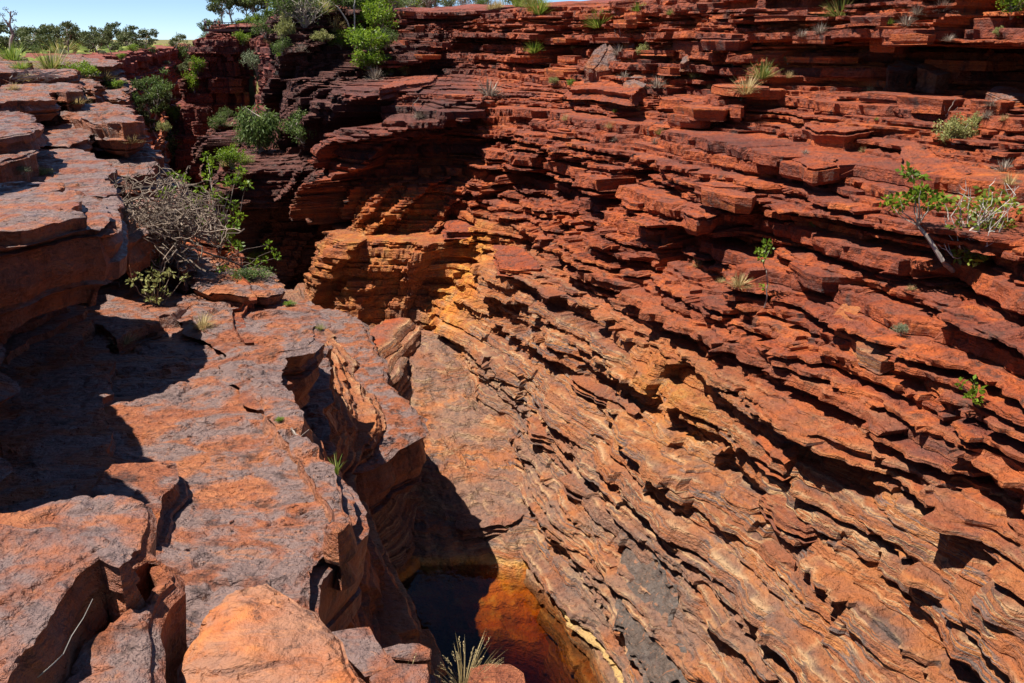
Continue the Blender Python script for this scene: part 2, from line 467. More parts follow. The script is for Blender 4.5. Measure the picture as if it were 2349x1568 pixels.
LV = [-14, -12, -10.5, -9, -7, -5, -3.5, -2, -1, 0, 1.2]
PROF = [6.1, 6.9, 7.6, 8.4, 9.6, 10.8, 12.3, 14.9, 17.2, 17.9, 18.9]
stn = []
for t_ in (-4, 2, 8, 13.5, 18.5):
    stn.append(S_(LV, [(t_, s_) for s_ in PROF]))
stn.append(S_(LV, list(zip([23, 23, 23.2, 23.4, 23.8, 24.6, 27, 31, 35, 37, 38], [6.2, 6.9, 7.5, 8.2, 9.4, 10.7, 11.8, 14.0, 16.3, 17.1, 17.7]))))
stn.append(S_(LV, list(zip([26, 26, 26.2, 26.5, 27, 28.2, 30, 33, 42, 45, 46], [5.8, 6.5, 7.0, 7.6, 8.7, 10.0, 10.8, 12.0, 15.0, 16.0, 16.4]))))
def st_(t, s): stn.append(S_(LV, list(zip(t, s))))
#      -14   -12   -10.5  -9    -7    -5    -3.5  -2    -1    0     1.2
st_([27.6, 27.6, 27.7, 27.9, 28.2, 29.2, 30.6, 32.0, 45, 47, 48.5], [6.2, 6.6, 6.9, 7.3, 7.9, 8.7, 9.3, 9.8, 13.5, 14.1, 14.5])
st_([29.0, 29.0, 29.1, 29.2, 29.5, 30.4, 31.6, 32.8, 43.5, 46, 48.2], [4.7, 4.9, 5.0, 5.2, 5.6, 6.2, 6.9, 7.4, 10.7, 11.4, 11.9])
st_([31.5, 31.5, 31.7, 32, 32.4, 33.2, 34.8, 36, 44, 46, 48.2], [4.5, 4.7, 4.9, 5.1, 5.5, 6.1, 6.9, 7.3, 9.2, 9.7, 10.1])
st_([35, 35, 35.1, 35.2, 35.6, 36.2, 37.8, 38.8, 43.5, 45.5, 48], [5.2, 5.4, 5.5, 5.6, 5.9, 6.3, 6.8, 7.1, 8.0, 8.4, 8.9])
st_([36, 36, 36.1, 36.3, 36.6, 37.2, 41, 42, 43.5, 44.5, 46.5], [2.4, 2.6, 2.7, 2.8, 3.0, 3.5, 5.8, 6.0, 6.2, 6.4, 6.7])
st_([40, 40, 40, 40, 40, 41, 44, 45, 46, 47, 49], [2.2, 2.3, 2.4, 2.6, 2.9, 3.6, 5.3, 5.6, 5.8, 6.0, 6.4])
st_([48, 48, 48, 48, 48, 49, 52, 54, 56, 58, 61], [1.6, 1.8, 1.9, 2.0, 2.4, 3.0, 6.2, 6.8, 7.4, 8.0, 9.0])
st_([60, 60, 60, 60, 60, 61, 66, 68, 70, 72, 75], [3, 3, 3, 3, 3, 4.5, 10, 11, 12, 13, 14])

def bench(st, pairs, f=1.0):
    """gather the run between two levels into one flat bench just above the lower one"""
    zz = [q[0] for q in st]; out = list(st)
    for za, zb, zi in pairs:
        a = [q for q in st if abs(q[0] - za) < 1e-6][0]; b = [q for q in st if abs(q[0] - zb) < 1e-6][0]
        g = (zi - za) / (zb - za); g = g + (1 - g) * 0.96 * f
        out.append((zi, a[1] + (b[1] - a[1]) * g, a[2] + (b[2] - a[2]) * g))
    return sorted(out)
LV = sorted(LV + [-4.65, -1.7, -6.7])
for j in range(len(stn)):
    f_ = [0, 0, 0, 0, 0, 0.25, 0.6, 0.9, 1, 1, 1, 1, 1, 1, 1, 1][j]
    if f_: stn[j] = bench(stn[j], [(-5, -3.5, -4.65), (-2, -1, -1.7)], f_)
def amp_near(z, v):
    return 1.15 - 0.5 * sstep(-7.0, -10.0, z) + 0.1 * sstep(6.0, 8, v) + 0.3 * sstep(-2.0, 0, z) - 0.6 * sstep(10.6, 11.4, v) * sstep(-4.6, -3.6, z)
def q_near(z, v):
    q = sstep(-4.2, -8.0, z) * (1 - 0.7 * sstep(5.6, 6.6, v))
    q = q + 0.35 * sstep(-2.8, -4.4, z) * sstep(3.2, 1.0, v)
    return np.clip(q, 0, 1) * 0.94
def och_near(z, v):
    o = np.exp(-((v - 5.8) / 0.5) ** 2) * sstep(-5.4, -6.4, z) * sstep(-10.5, -8.6, z)
    o = o + 0.5 * np.exp(-((v - 7.7) / 0.8) ** 2) * sstep(-4.6, -6.0, z)
    o = o + 0.55 * np.exp(-((v - 3.2) / 0.35) ** 2) * np.exp(-((z + 7.2) / 0.8) ** 2)
    return np.clip(o, 0, 1)
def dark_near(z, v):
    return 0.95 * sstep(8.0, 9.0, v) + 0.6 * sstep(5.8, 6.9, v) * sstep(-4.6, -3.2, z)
def cliff_near(z, v):
    return sstep(5.9, 7.0, v) * sstep(1.0, -0.5, z)
rng = np.random.default_rng(11)
beds = make_beds(-13.4, 1.25, rng, (0.045, 0.11), (0.15, 0.34), 0.27)
wall = strata_wall("canyon_wall", LV, stn, -13.4, 1.3, [0.16, 0.06, 0.042, 0.036, 0.036, 0.038, 0.04, 0.045, 0.05, 0.05, 0.055, 0.055, 0.06, 0.09, 0.14],
                   +1, rng, beds, amp_near, q_near, ochre=och_near, mat=M_WALL, cliff=cliff_near, dark=dark_near, carve=lambda z, v: 2.7 * (z > -1.3) * (z < -0.15) * sstep(2.55, 2.8, v) * sstep(4.25, 3.95, v) - 0.35 * (z >= -0.15) * (z < 0.15) * sstep(2.4, 2.8, v) * sstep(4.4, 3.95, v), top_cap=[(0.6, 0.06), (1.6, 0.16), (3.0, 0.2)])

# downstream cliff under the lookout, the gorge deepens there
LF = [-30, -20, -12, -7, -4, -2, 0, 1.5, 3]
far = []
def ft_(t, s): far.append(S_(LF, list(zip(t, s))))
#    -30   -20   -12   -7    -4    -2     0    1.5    3
ft_([46, 46, 47, 48, 54, 60, 66, 70, 74], [1.0, 1.6, 2.4, 4.5, 8.0, 9.5, 10, 11, 12])
ft_([64] * 9, [4, 5, 6, 8, 9.5, 11, 12, 13, 14])
ft_([95] * 9, [7, 8, 9, 11, 13, 14, 15, 16, 17])
ft_([130] * 9, [11, 12, 13, 15, 16, 17, 18, 19, 20])
ft_([162] * 9, [14, 15, 16, 17, 17.5, 18, 19, 20.5, 22])
ft_([174, 174.5, 175, 176, 176.5, 177, 177, 188, 192], [15, 16, 16.8, 17.4, 17.8, 18, 18.4, 20.5, 22])
ft_([171, 172, 174, 175, 176, 176.5, 177, 188, 192], [8, 9, 10, 11, 12.5, 13.2, 14, 17, 18])
ft_([169, 171, 173, 175, 176, 176.5, 177, 189, 194], [-0.6, 1.0, 3.2, 5.4, 7.6, 8.4, 9.4, 13, 14])
ft_([178, 178, 179, 180, 182, 183, 184, 192, 197], [-1.0, 0.6, 2.6, 4.8, 7.2, 8.2, 9.2, 12, 13])
ft_([210] * 9, [0, 3, 6, 9, 12, 13, 14, 15, 16])
ft_([300] * 9, [5, 9, 13, 16, 19, 20, 21, 22, 23])
far = [bench(f_, [(-12, -7, -11.3), (-7, -4, -6.5), (-4, -2, -3.6), (-2, 0, -1.6)]) for f_ in far]
LF = sorted(LF + [-11.3, -6.5, -3.6, -1.6])
rng = np.random.default_rng(23)
bedsf = make_beds(-28, 2.4, rng, (0.12, 0.3), (0.5, 1.1), 0.4)
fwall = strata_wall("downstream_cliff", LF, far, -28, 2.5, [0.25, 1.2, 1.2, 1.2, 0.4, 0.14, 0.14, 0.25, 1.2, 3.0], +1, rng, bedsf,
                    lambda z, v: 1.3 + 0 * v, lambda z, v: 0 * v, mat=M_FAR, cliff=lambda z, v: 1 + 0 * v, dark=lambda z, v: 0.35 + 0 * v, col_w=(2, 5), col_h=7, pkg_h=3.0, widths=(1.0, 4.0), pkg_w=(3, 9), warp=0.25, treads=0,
                    top_cap=[(0.8, 0.1), (2.5, 0.2)])

# left wall of the downstream gorge, in shade, under the plateau
LD = [-30, -20, -10, -4, -2]
dl = []
LEDGE = [(26, -11), (40, -10), (60, -8.4), (90, -6.8), (130, -5.4), (170, -3.0), (220, 1.0), (300, 8.0), (420, 15.0)]
for t_, e_ in LEDGE:
    dl.append(S_(LD, [(t_, e_ + 3.4), (t_, e_ + 2.6), (t_, e_ + 1.6), (t_, e_ + 0.7), (t_, e_)]))
rng = np.random.default_rng(29)
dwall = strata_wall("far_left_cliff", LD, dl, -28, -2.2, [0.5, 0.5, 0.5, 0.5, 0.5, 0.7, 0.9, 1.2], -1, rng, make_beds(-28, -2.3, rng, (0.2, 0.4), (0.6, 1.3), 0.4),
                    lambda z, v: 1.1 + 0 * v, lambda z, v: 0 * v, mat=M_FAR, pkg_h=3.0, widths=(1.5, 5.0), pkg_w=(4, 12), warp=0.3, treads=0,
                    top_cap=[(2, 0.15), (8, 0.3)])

# left bank: the steep shaded side that falls from the slabs to the pool
def P3(px, py, z): return (z,) + at(px, py, z)[:2]
def PM(px, py, dz=0.0):
    x, y, z = at(px, py, -2.75 + dz, 0, -0.11)
    return (z, x, y)
bank = [
    [(-3.9, 1.0, 1.4), (-6, 1.2, 1.8), (-13, 2.2, 2.6)],
    [(-3.9, 0.1, 2.7), (-4.6, 0.3, 3.0), (-6, 0.6, 3.6), (-12, ) + ts(6, 3.2), (-13.5,) + ts(6, 3.4)],
    [PM(690, 1400, -.6), PM(765, 1400, -1.0), (-6, -0.5, 5.6), (-12,) + ts(9, 3.2), (-13.5,) + ts(9, 3.5)],
    [PM(700, 1250, -.6), PM(765, 1245, -1.0), (-6.5, -0.9, 7.4), (-12,) + ts(11.5, 3.2), (-13.5,) + ts(11.5, 3.5)],
    [PM(735, 1150, -.6), PM(780, 1140, -1.0), (-7, -1.5, 9.4), (-12,) + ts(13.6, 3.3), (-13.5,) + ts(13.6, 3.6)],
    [PM(690, 1050, -.6), PM(740, 1045, -1.0), (-6.5, -2.6, 10.2), P3(800, 1085, -8.7), (-12,) + ts(15.0, 3.2), (-13.5,) + ts(15, 3.5)],
    [PM(650, 990, -.6), PM(695, 985, -1.0), (-6.5, -3.6, 12.2), P3(885, 1025, -8.7), (-12,) + ts(16.6, 2.7), (-13.5,) + ts(17, 3.2)],
    [PM(600, 900, -.6), PM(645, 890, -1.0), (-6.5, -4.2, 14.2), P3(925, 970, -8.7), (-12,) + ts(19.5, 2.2), (-13.5,) + ts(20, 2.5)],
    [PM(580, 850, -.6), PM(670, 800, -.9), (-6.5, -4.8, 15.8), P3(880, 870, -8.7), (-12,) + ts(24, 2.2), (-13.5,) + ts(24, 2.5)],
    [P3(570, 760, -5.0), P3(680, 745, -5.4), (-6.5, -5.5, 17.4), P3(835, 780, -8.7), (-12,) + ts(27, 1.2), (-13.5,) + ts(27, 1.6)],
    [P3(540, 690, -5.0), P3(660, 705, -5.5), (-6.5, -6.6, 20), P3(735, 725, -8.7), (-12,) + ts(31, 0.0), (-13.5,) + ts(31, .4)],
    [P3(430, 620, -4.7), P3(600, 650, -5.4), (-6.5, -8.6, 23.5), (-9, -9.4, 26), (-12,) + ts(34, -1.2), (-13.5,) + ts(34, -.8)],
    [P3(400, 480, -3.8), P3(450, 500, -4.8), (-6.5, -12.4, 30), (-9, -13, 33), (-12,) + ts(40, -2.4), (-13.5,) + ts(40, -2)],
    [P3(330, 350, -3.1), P3(360, 372, -3.6), (-6.5, -16.0, 40), (-9, -17, 42), (-12,) + ts(52, -3.2), (-13.5,) + ts(52, -3)],
    [(-2.6, -20, 50), (-4.0, -20, 51), (-6.5, -21, 52), (-9, -21.5, 53), (-12,) + ts(64, -4.2), (-13.5,) + ts(64, -4)],
]
LB = [-13.5, -12, -10.5, -9, -7.5, -6.5, -6.0, -5.5, -5.0, -4.5, -4.0, -3.6, -3.2]
rng = np.random.default_rng(37)
bwall = strata_wall("left_bank_cliff", LB, bank, -13.3, -3.9, [0.08, 0.05, 0.05, 0.05, 0.05, 0.05, 0.055, 0.06, 0.06, 0.08, 0.09, 0.1, 0.14, 0.3], -1, rng,
                    make_beds(-13.3, -4.0, rng, (0.06, 0.14), (0.2, 0.4), 0.35), lambda z, v: 0.40 + 0 * v, lambda z, v: 0.6 + 0 * v, mat=M_WALL, pkg_h=1.2, treads=0)

# left terraces rising from the lit slabs to the plateau
hl = [-5.6, -4.7, -3.9, -3.2, -2.6, -2.0, -1.5, -1.1]
hill = []
def hs(y, xs): return [(z, x, y) for z, x in zip(hl, xs)]
hill.append(hs(-1, [-2.2, -2.6, -3.0, -7.6, -8.0, -8.2, -8.4, -8.6]))
hill.append(hs(4, [-2.2, -2.6, -3.6, -7.0, -7.4, -7.6, -7.8, -8.2]))
hill.append(hs(7.5, [-3.0, -3.4, -5.2, -6.3, -6.9, -7.3, -7.8, -8.4]))
hill.append(hs(11, [-4.6, -5.4, -6.0, -6.6, -7.4, -8.8, -9.6, -10.2]))
hill.append(hs(16, [-4.4, -6.8, -7.6, -8.4, -9.6, -11.4, -12.4, -13]))
hill.append(hs(22, [-7.6, -9.6, -10.4, -11.0, -11.8, -12.6, -14, -15]))
hill.append(hs(32, [-13.2, -13.8, -14.4, -14.8, -15.4, -16, -17.5, -19]))
hill.append(hs(46, [-19.6, -20.2, -20.6, -21.2, -21.6, -22.4, -24, -27]))
hill.append(hs(64, [-28.0, -29, -29.4, -30, -30.4, -31, -33, -37]))
rng = np.random.default_rng(41)
lwall = strata_wall("left_terraces", hl, hill, -5.6, -1.2, [0.08, 0.06, 0.05, 0.05, 0.05, 0.06, 0.09, 0.14], -1, rng,
                    make_beds(-5.6, -1.25, rng, (0.08, 0.16), (0.25, 0.45), 0.5), lambda z, v: 0.8 + 0 * v, lambda z, v: 0 * v, mat=M_SLAB, pkg_h=0.8, widths=(0.9, 3.2),
                    top_cap=[(1.0, 0.05), (4, 0.1), (12, 0.1)])

# worn flank under the tip of the left bank, the far side of the chute
LC = [-13, -12, -11, -10, -9.2, -8.7]
fl = [[(16.6, 1.5), (16.8, 1.5), (17.0, 1.5), (17.3, 1.5), (17.6, 1.5), (17.8, 1.5)],
      [(16.5, 3.2), (16.8, 3.1), (17, 3.0), (17.3, 2.9), (17.8, 2.7), (18, 2.5)],
      [(16.8, 4.7), (17.2, 4.3), (17.6, 3.9), (18.1, 3.4), (18.7, 2.9), (19.0, 2.6)],
      [(18.8, 5.7), (19.2, 5.3), (19.6, 4.8), (19.9, 4.2), (20.3, 3.6), (20.6, 3.2)],
      [(21.2, 7.0), (21.6, 6.6), (21.9, 6.1), (22.2, 5.4), (22.4, 4.7), (22.5, 4.3)],
      [(23.6, 8.1), (23.9, 7.7), (24.1, 7.2), (24.3, 6.5), (24.4, 5.8), (24.5, 5.4)],
      [(26, 9.2), (26.2, 8.8), (26.4, 8.4), (26.5, 7.8), (26.6, 7.1), (26.6, 6.8)]]
rng = np.random.default_rng(53)
cwall = strata_wall("worn_chute", LC, [S_(LC, f_) for f_ in fl], -13, -8.7, [0.05, 0.03, 0.03, 0.03, 0.03, 0.03], -1, rng, make_beds(-13, -8.75, rng, (0.06, 0.12), (0.16, 0.3), 0.35),
                    lambda z, v: 0.42 + 0 * v, lambda z, v: 0.96 + 0 * v, mat=M_WALL, ochre=lambda z, v: np.exp(-((z + 11.95) / 0.15) ** 2) + 0 * v, top_cap=[(0.3, 0.02), (0.9, -0.1), (1.6, -1.2), (2.0, -4)])

# gorge floor: one sheet, hollowed under the pool, climbing in a chute beyond it
def floor_mesh():
    tg = np.concatenate([np.arange(-4, 32, 0.09), np.arange(32, 200, 1.2), np.arange(200, 330, 6)])
    sg = np.concatenate([np.arange(-9, 1.6, 0.5), np.arange(1.6, 9.2, 0.08), np.arange(9.2, 14, 0.6)])
    Tg, Sg = np.meshgrid(tg, sg, indexing='ij')
    z = -12.75 + 0.30 * fbm(Tg * 0.5, Sg * 0.9, 0, 3, 4) 
    Yg = NS[1] * Sg + TT[1] * Tg
    z = z - 3.6 * sstep(15.9, 14.9, Yg + 0.5 * vn(Sg * 0.9, Tg * 0.5, 0, 14)) + 0.45 * sstep(16.0, 17.2, Yg) + 0.12  # steep drop shaped so the near water goes dark, in place of shade
    run = np.clip((Yg - 17.2) / 9.0, 0, 1)
    z = z + 2.75 * run ** 0.62 * sstep(17.0, 17.9, Yg) + 0.16 * fbm(Tg * 0.7, Sg * 1.5, 0, 23, 4) * sstep(17.2, 18.5, Yg)
    z = z + 0.03 * np.sin((Sg * 0.9 + 0.6 * Tg) * 8 + 2.6 * fbm(Tg * 0.5, Sg * .6, 0, 77, 2)) * sstep(17.6, 18.6, Yg) * sstep(6.0, 4.9, Sg - 0.25 * (Tg - 17))
    z = z - 16 * sstep(34, 52, Tg) - 2.5 * sstep(60, 200, Tg) + 0.8 * sstep(40, 50, Tg) * fbm(Tg * 0.15, Sg * 0.3, 0, 17, 3)
    st = 0.16
    z2 = np.floor(z / st + 0.35 * fbm(Tg * 0.6, Sg * 1.0, 0, 19, 3)) * st + st * 0.5
    z = z * 0.55 + z2 * 0.45
    X = NS[0] * Sg + TT[0] * Tg; Y = NS[1] * Sg + TT[1] * Tg
    V = np.stack([X, Y, z], -1).reshape(-1, 3)
    n, m = Tg.shape
    idx = np.arange(n * m).reshape(n, m)
    F = np.stack([idx[:-1, :-1], idx[:-1, 1:], idx[1:, 1:], idx[1:, :-1]], -1).reshape(-1, 4)[:, ::-1]
    wash = sstep(60, 30, Tg)
    lev = np.floor(z / st + 0.5)
    tn = _h(lev, 0 * lev, 0 * lev, 9) * 0.75 + 0.25 * _h(lev, np.floor(Sg * 0.5 + fbm(Tg * .5, Sg * .5, 0, 3, 2)), 0 * lev, 11)
    gz = np.hypot(np.gradient(z, axis=0), np.gradient(z, axis=1))
    riml = np.clip(0.8 * sstep(0.035, 0.075, gz) + np.exp(-((z + 11.90) / 0.05) ** 2), 0, 1) * (Tg < 32)
    shore = np.clip(sstep(-11.93, -12.02, z) * (Tg < 22) + 0.8 * np.exp(-((z + 11.95) / 0.06) ** 2), 0, 1)
    o = obj("gorge_floor", np_mesh("gorge_floor", V, F, {'tint': tn, 'wash': wash, 'ochre': shore, 'rimline': riml}), M_WALL, kind='structure')
    return o
gfloor = floor_mesh()

# pool: clear brown water over ochre rock, its absorption darkening the near half in place of shade
m, t = newmat("pool_water"); k = NT(t)
geo = k.n("ShaderNodeNewGeometry")
wvn = k.noise(k.vmul(geo.outputs['Position'], (1.0, 1.0, 1.0)), 6.0, 2)
bp = k.n("ShaderNodeBump", i_Strength=0.35, i_Distance=0.01, i_Height=wvn)
tr = k.n("ShaderNodeBsdfTransparent")
gs = k.n("ShaderNodeBsdfGlossy", i_Roughness=0.02); t.links.new(bp.outputs[0], gs.inputs['Normal'])
fr = k.n("ShaderNodeFresnel", i_IOR=1.33); t.links.new(bp.outputs[0], fr.inputs['Normal'])
mx = k.n("ShaderNodeMixShader"); t.links.new(fr.outputs[0], mx.inputs[0]); t.links.new(tr.outputs[0], mx.inputs[1]); t.links.new(gs.outputs[0], mx.inputs[2])
va = k.n("ShaderNodeVolumeAbsorption", i_Density=2.3); va.inputs['Color'].default_value = (0.66, 0.46, 0.10, 1)
out = k.n("ShaderNodeOutputMaterial"); t.links.new(mx.outputs[0], out.inputs[0]); t.links.new(va.outputs[0], out.inputs[1])
M_WATER = m
def water_body():
    c = [ts(2, 1.0), ts(2, 9.0), ts(20.5, 9.0), ts(20.5, 1.0)]
    V = [(x, y, -12.0) for x, y in c] + [(x, y, -20.0) for x, y in c]
    F = [(3, 2, 1, 0), (4, 5, 6, 7), (0, 1, 5, 4), (1, 2, 6, 5), (2, 3, 7, 6), (3, 0, 4, 7)]
    me = bpy.data.meshes.new("pool_water"); me.from_pydata(V, [], F)
    bm = bmesh.new(); bm.from_mesh(me); bmesh.ops.recalc_face_normals(bm, faces=bm.faces); bm.to_mesh(me); bm.free()
    return obj("pool_water", me, M_WATER, kind='structure')
pool = water_body()

# plateau: the ground to the horizon
def plateau():
    m, t = newmat("spinifex_plain"); k = NT(t)
    geo = k.n("ShaderNodeNewGeometry"); pos = geo.outputs['Position']
    c = k.ramp(k.noise(pos, 0.35, 6, 0.6), [(0.3, (0.16, 0.055, 0.022)), (0.45, (0.16, 0.13, 0.04)), (0.6, (0.10, 0.115, 0.03)), (0.75, (0.20, 0.17, 0.065))])
    bs = k.n("ShaderNodeBsdfPrincipled", i_Roughness=0.95); k.set(bs.inputs['Base Color'], c)
    bp = k.n("ShaderNodeBump", i_Distance=0.5, i_Height=k.noise(pos, 0.8, 6)); t.links.new(bp.outputs[0], bs.inputs['Normal'])
    out = k.n("ShaderNodeOutputMaterial"); t.links.new(bs.outputs[0], out.inputs[0])
    xs = np.concatenate([-np.geomspace(3000, 12, 90), np.linspace(-11, 60, 60), np.geomspace(62, 3000, 50)])
    ys = np.concatenate([np.linspace(-60, 30, 20), np.linspace(32, 340, 110), np.geomspace(350, 5000, 40)])
    X, Y = np.meshgrid(xs, ys, indexing='ij')
    S = X * NS[0] + Y * NS[1]; T = X * TT[0] + Y * TT[1]
    z = -1.9 + 0.5 * fbm(X * 0.03, Y * 0.03, 0, 91, 3) - 0.2
    edge = np.interp(T, [0] + [q[0] for q in LEDGE], [-13] + [q[1] - 1.2 for q in LEDGE])
    redge = np.interp(T, [-50, 10, 30, 62, 90, 130, 178, 210, 300, 420], [24, 24, 23, 22.5, 20, 22, 16, 20, 27, 30])
    ing = (S > edge) & (S < redge) & (T < 415)
    rightbank = sstep(20, 60, S - redge) * (T < 330)
    z = z + rightbank * 5 - 4 * (S > edge) * (S < redge + 20) * (T < 415)
    z = np.where(ing, -33, z)
    z = np.where((T < 24) & (S < edge + 1), -2.4 + 0 * z, z)
    V = np.stack([X, Y, z], -1).reshape(-1, 3); n, mm = X.shape
    idx = np.arange(n * mm).reshape(n, mm)
    F = np.stack([idx[:-1, :-1], idx[1:, :-1], idx[1:, 1:], idx[:-1, 1:]], -1).reshape(-1, 4)
    return obj("plateau_ground", np_mesh("plateau_ground", V, F, None, True), m, kind='structure')
plat = plateau()

def rim_ground():
    Tr = [-12, 20, 27, 35, 41, 46, 48, 48.3, 48.6, 49, 50, 61, 75, 104, 110, 118, 130, 148, 170, 179.5, 181.5, 188, 210, 300]
    Sr = [18.9, 18.8, 18.3, 17.9, 17.4, 16.3, 14.6, 12, 9, 6.8, 5.4, 9.2, 14, 16, 17, 18, 19, 20, 21, 20.6, 14, 13, 16, 23]
    Zr = [1.3, 1.3, 1.3, 1.3, 1.3, 1.3, 1.3, 1.3, 1.3, 1.3, 1.3, 1.4, 1.6, 2.4, 2.5, 2.5, 2.5, 2.5, 2.5, 2.5, 2.5, 2.5, 2.5, 2.5]
    tg = np.concatenate([np.arange(-12, 110, 0.5), np.arange(110, 330, 1.2)])
    dg = np.concatenate([np.arange(0.5, 12, 0.4), np.geomspace(12, 120, 24)])
    Tg, D = np.meshgrid(tg, dg, indexing='ij')
    Sg = np.interp(Tg, Tr, Sr) + D
    z = np.interp(Tg, Tr, Zr) + 0.12 + (0.008 + 0.047 * sstep(44, 60, Tg)) * np.clip(D - 1, 0, 60) + 0.25 * np.clip(D - 1.5, 0, 1) * fbm(Tg * 0.25, Sg * 0.25, 0, 83, 4)
    z = z - 0.35 * sstep(1.2, 0.5, D)
    X = NS[0] * Sg + TT[0] * Tg; Y = NS[1] * Sg + TT[1] * Tg
    n, m_ = Tg.shape; idx = np.arange(n * m_).reshape(n, m_)
    F = np.stack([idx[:-1, :-1], idx[:-1, 1:], idx[1:, 1:], idx[1:, :-1]], -1).reshape(-1, 4)[:, ::-1]
    return obj("rim_ground", np_mesh("rim_ground", np.stack([X, Y, z], -1).reshape(-1, 3), F, {'tint': 0.5 + 0 * Tg, 'wash': 0 * Tg, 'ochre': 0 * Tg}), M_FAR, kind='structure')
rimg = rim_ground()

# ================================================================== SLABS AND BOULDERS OF THE LEFT BANK
def slab(name, poly, z, thick, mat, parent=None, a=0.0, b=0.0, res=0.08, rough=0.04, relief=0.03, rows=8, flare=0.0, seed=0, under=0.25, strat=0.06, tint=0.5, bulge=0.0, xyz=False, **kw):
    """a slab of bedded rock: outline seen at (px, py) on the plane z + aX + bY, broken edge, flaked top, laminated sides"""
    rg = np.random.default_rng(seed + 1000)
    if xyz: P = [Vector((p[0], p[1], 0)) for p in poly]
    else: P = [Vector(at(px, py, z, a, b)) for px, py in poly]
    P = [Vector((p.x, p.y)) for p in P]
    if sum(P[i].x * P[i - 1].y - P[i - 1].x * P[i].y for i in range(len(P))) > 0: P.reverse()      # counter-clockwise
    B = []
    for i in range(len(P)):
        p, q = P[i], P[(i + 1) % len(P)]
        L = (q - p).length; n = max(1, int(L / res))
        for j in range(n): B.append(p.lerp(q, j / n))
    B = np.array([(p.x, p.y) for p in B])
    nb = len(B)
    T = np.roll(B, -1, 0) - np.roll(B, 1, 0); T /= (np.hypot(T[:, 0], T[:, 1]) + 1e-9)[:, None]
    O = np.stack([T[:, 1], -T[:, 0]], 1)
    for _ in range(3): O = (np.roll(O, 1, 0) + 2 * O + np.roll(O, -1, 0)) / 4
    B = B + O * (rough * (fbm(B[:, 0] * 2.2, B[:, 1] * 2.2, seed * 3.7, 5, 4) + 0.7 * np.round(1.6 * vn(B[:, 0] * 1.3, B[:, 1] * 1.3, seed * 1.9, 6)) / 1.6))[:, None]
    x0, y0 = B.min(0); x1, y1 = B.max(0)
    gx, gy = np.meshgrid(np.arange(x0, x1, res), np.arange(y0, y1, res * 0.9))
    G = np.stack([gx.ravel(), gy.ravel()], 1) + rg.uniform(-0.35, 0.35, (gx.size, 2)) * res
    # inside test and clearance from the edge
    ins = np.zeros(len(G), bool); x, y = G[:, 0], G[:, 1]; j = nb - 1
    for i in range(nb):
        xi, yi = B[i]; xj, yj = B[j]
        c = ((yi > y) != (yj > y)); 
        with np.errstate(divide='ignore', invalid='ignore'):
            ins ^= c & (x < (xj - xi) * (y - yi) / (yj - yi + 1e-12) + xi)
        j = i
    G = G[ins]
    dmin = np.full(len(G), 9.0)
    for i in range(nb): dmin = np.minimum(dmin, np.hypot(G[:, 0] - B[i, 0], G[:, 1] - B[i, 1]))
    keep = dmin > res * 0.45
    G = G[keep]; dmin = dmin[keep]
    pts = [Vector(p) for p in np.concatenate([B, G])]
    r = delaunay_2d_cdt(pts, [(i, (i + 1) % nb) for i in range(nb)], [], 1, 1e-6)
    vo, fo, ori = r[0], r[2], r[3]
    remap = [o_[0] if o_ else -1 for o_ in ori]
    Q = np.array([(p.x, p.y) for p in vo]); 
    isb = np.array([0 <= q_ < nb for q_ in remap])
    dd = np.array([dmin[q_ - nb] if q_ >= nb else 0.0 for q_ in remap])
    def cells(X, Y, sx, sy, sd):
        wx = X * sx + 0.55 * fbm(X * 1.1, Y * 1.1, sd, 41, 3); wy = Y * sy + 0.55 * fbm(X * 1.1, Y * 1.1, sd, 42, 3)
        ix, iy = np.floor(wx), np.floor(wy); d1 = np.full(X.shape, 9.0); d2 = d1.copy(); hh = np.zeros(X.shape)
        for ex in (-1, 0, 1):
            for ey in (-1, 0, 1):
                cx, cy = ix + ex, iy + ey
                px_ = cx + 0.15 + 0.7 * _h(cx, cy, 0 * cx, sd + 3); py_ = cy + 0.15 + 0.7 * _h(cx, cy, 0 * cx + 1, sd + 5)
                dq = np.hypot(wx - px_, wy - py_); hc = _h(cx, cy, 0 * cx + 2, sd + 7)
                m1 = dq < d1
                d2 = np.where(m1, d1, np.minimum(d2, dq)); hh = np.where(m1, hc, hh); d1 = np.minimum(d1, dq)
        return hh * 2 - 1, d2 - d1
    def top(X, Y):
        f = fbm(X * 0.9, Y * 2.4, seed * 2.3, 15, 5)
        fl = np.round(f * 2.2 + 0.7 * vn(X * 4, Y * 9, seed, 18)) / 2.2
        h1, e1 = cells(X, Y, 0.45, 0.75, seed * 13 + 1); h2, e2 = cells(X, Y, 1.5, 3.2, seed * 13 + 2)
        return relief * (0.30 * f + 0.6 * fl + 0.25 * fbm(X * 5, Y * 11, seed, 16, 3) + 0.75 * h1 + 0.32 * h2 - 0.7 * (e1 < 0.05) - 0.25 * (e2 < 0.07)) + relief * 1.2 * fbm(X * 0.4, Y * 0.4, seed, 19, 2)
    Zt = z + a * Q[:, 0] + b * Q[:, 1] + top(Q[:, 0], Q[:, 1]) - 0.35 * relief * isb + bulge * (1 - np.exp(-dd / 0.35)) * 0.5
    V = [np.stack([Q[:, 0], Q[:, 1], Zt], 1)]
    F3 = [f for f in fo if len(f) == 3]
    tn = [np.full(len(Q), tint)]
    bid = {}
    for vi, q_ in enumerate(remap):
        if 0 <= q_ < nb and q_ not in bid: bid[q_] = vi
    prev = [bid.get(i, 0) for i in range(nb)]
    nv = len(Q)
    zb = z + a * B[:, 0] + b * B[:, 1]
    ctr = B.mean(0)
    hts = np.sort(np.concatenate([rg.uniform(0.04, 0.97, rows - 2), [0.02, 1.0]])) if rows > 2 else np.array([0.05, 1.0])
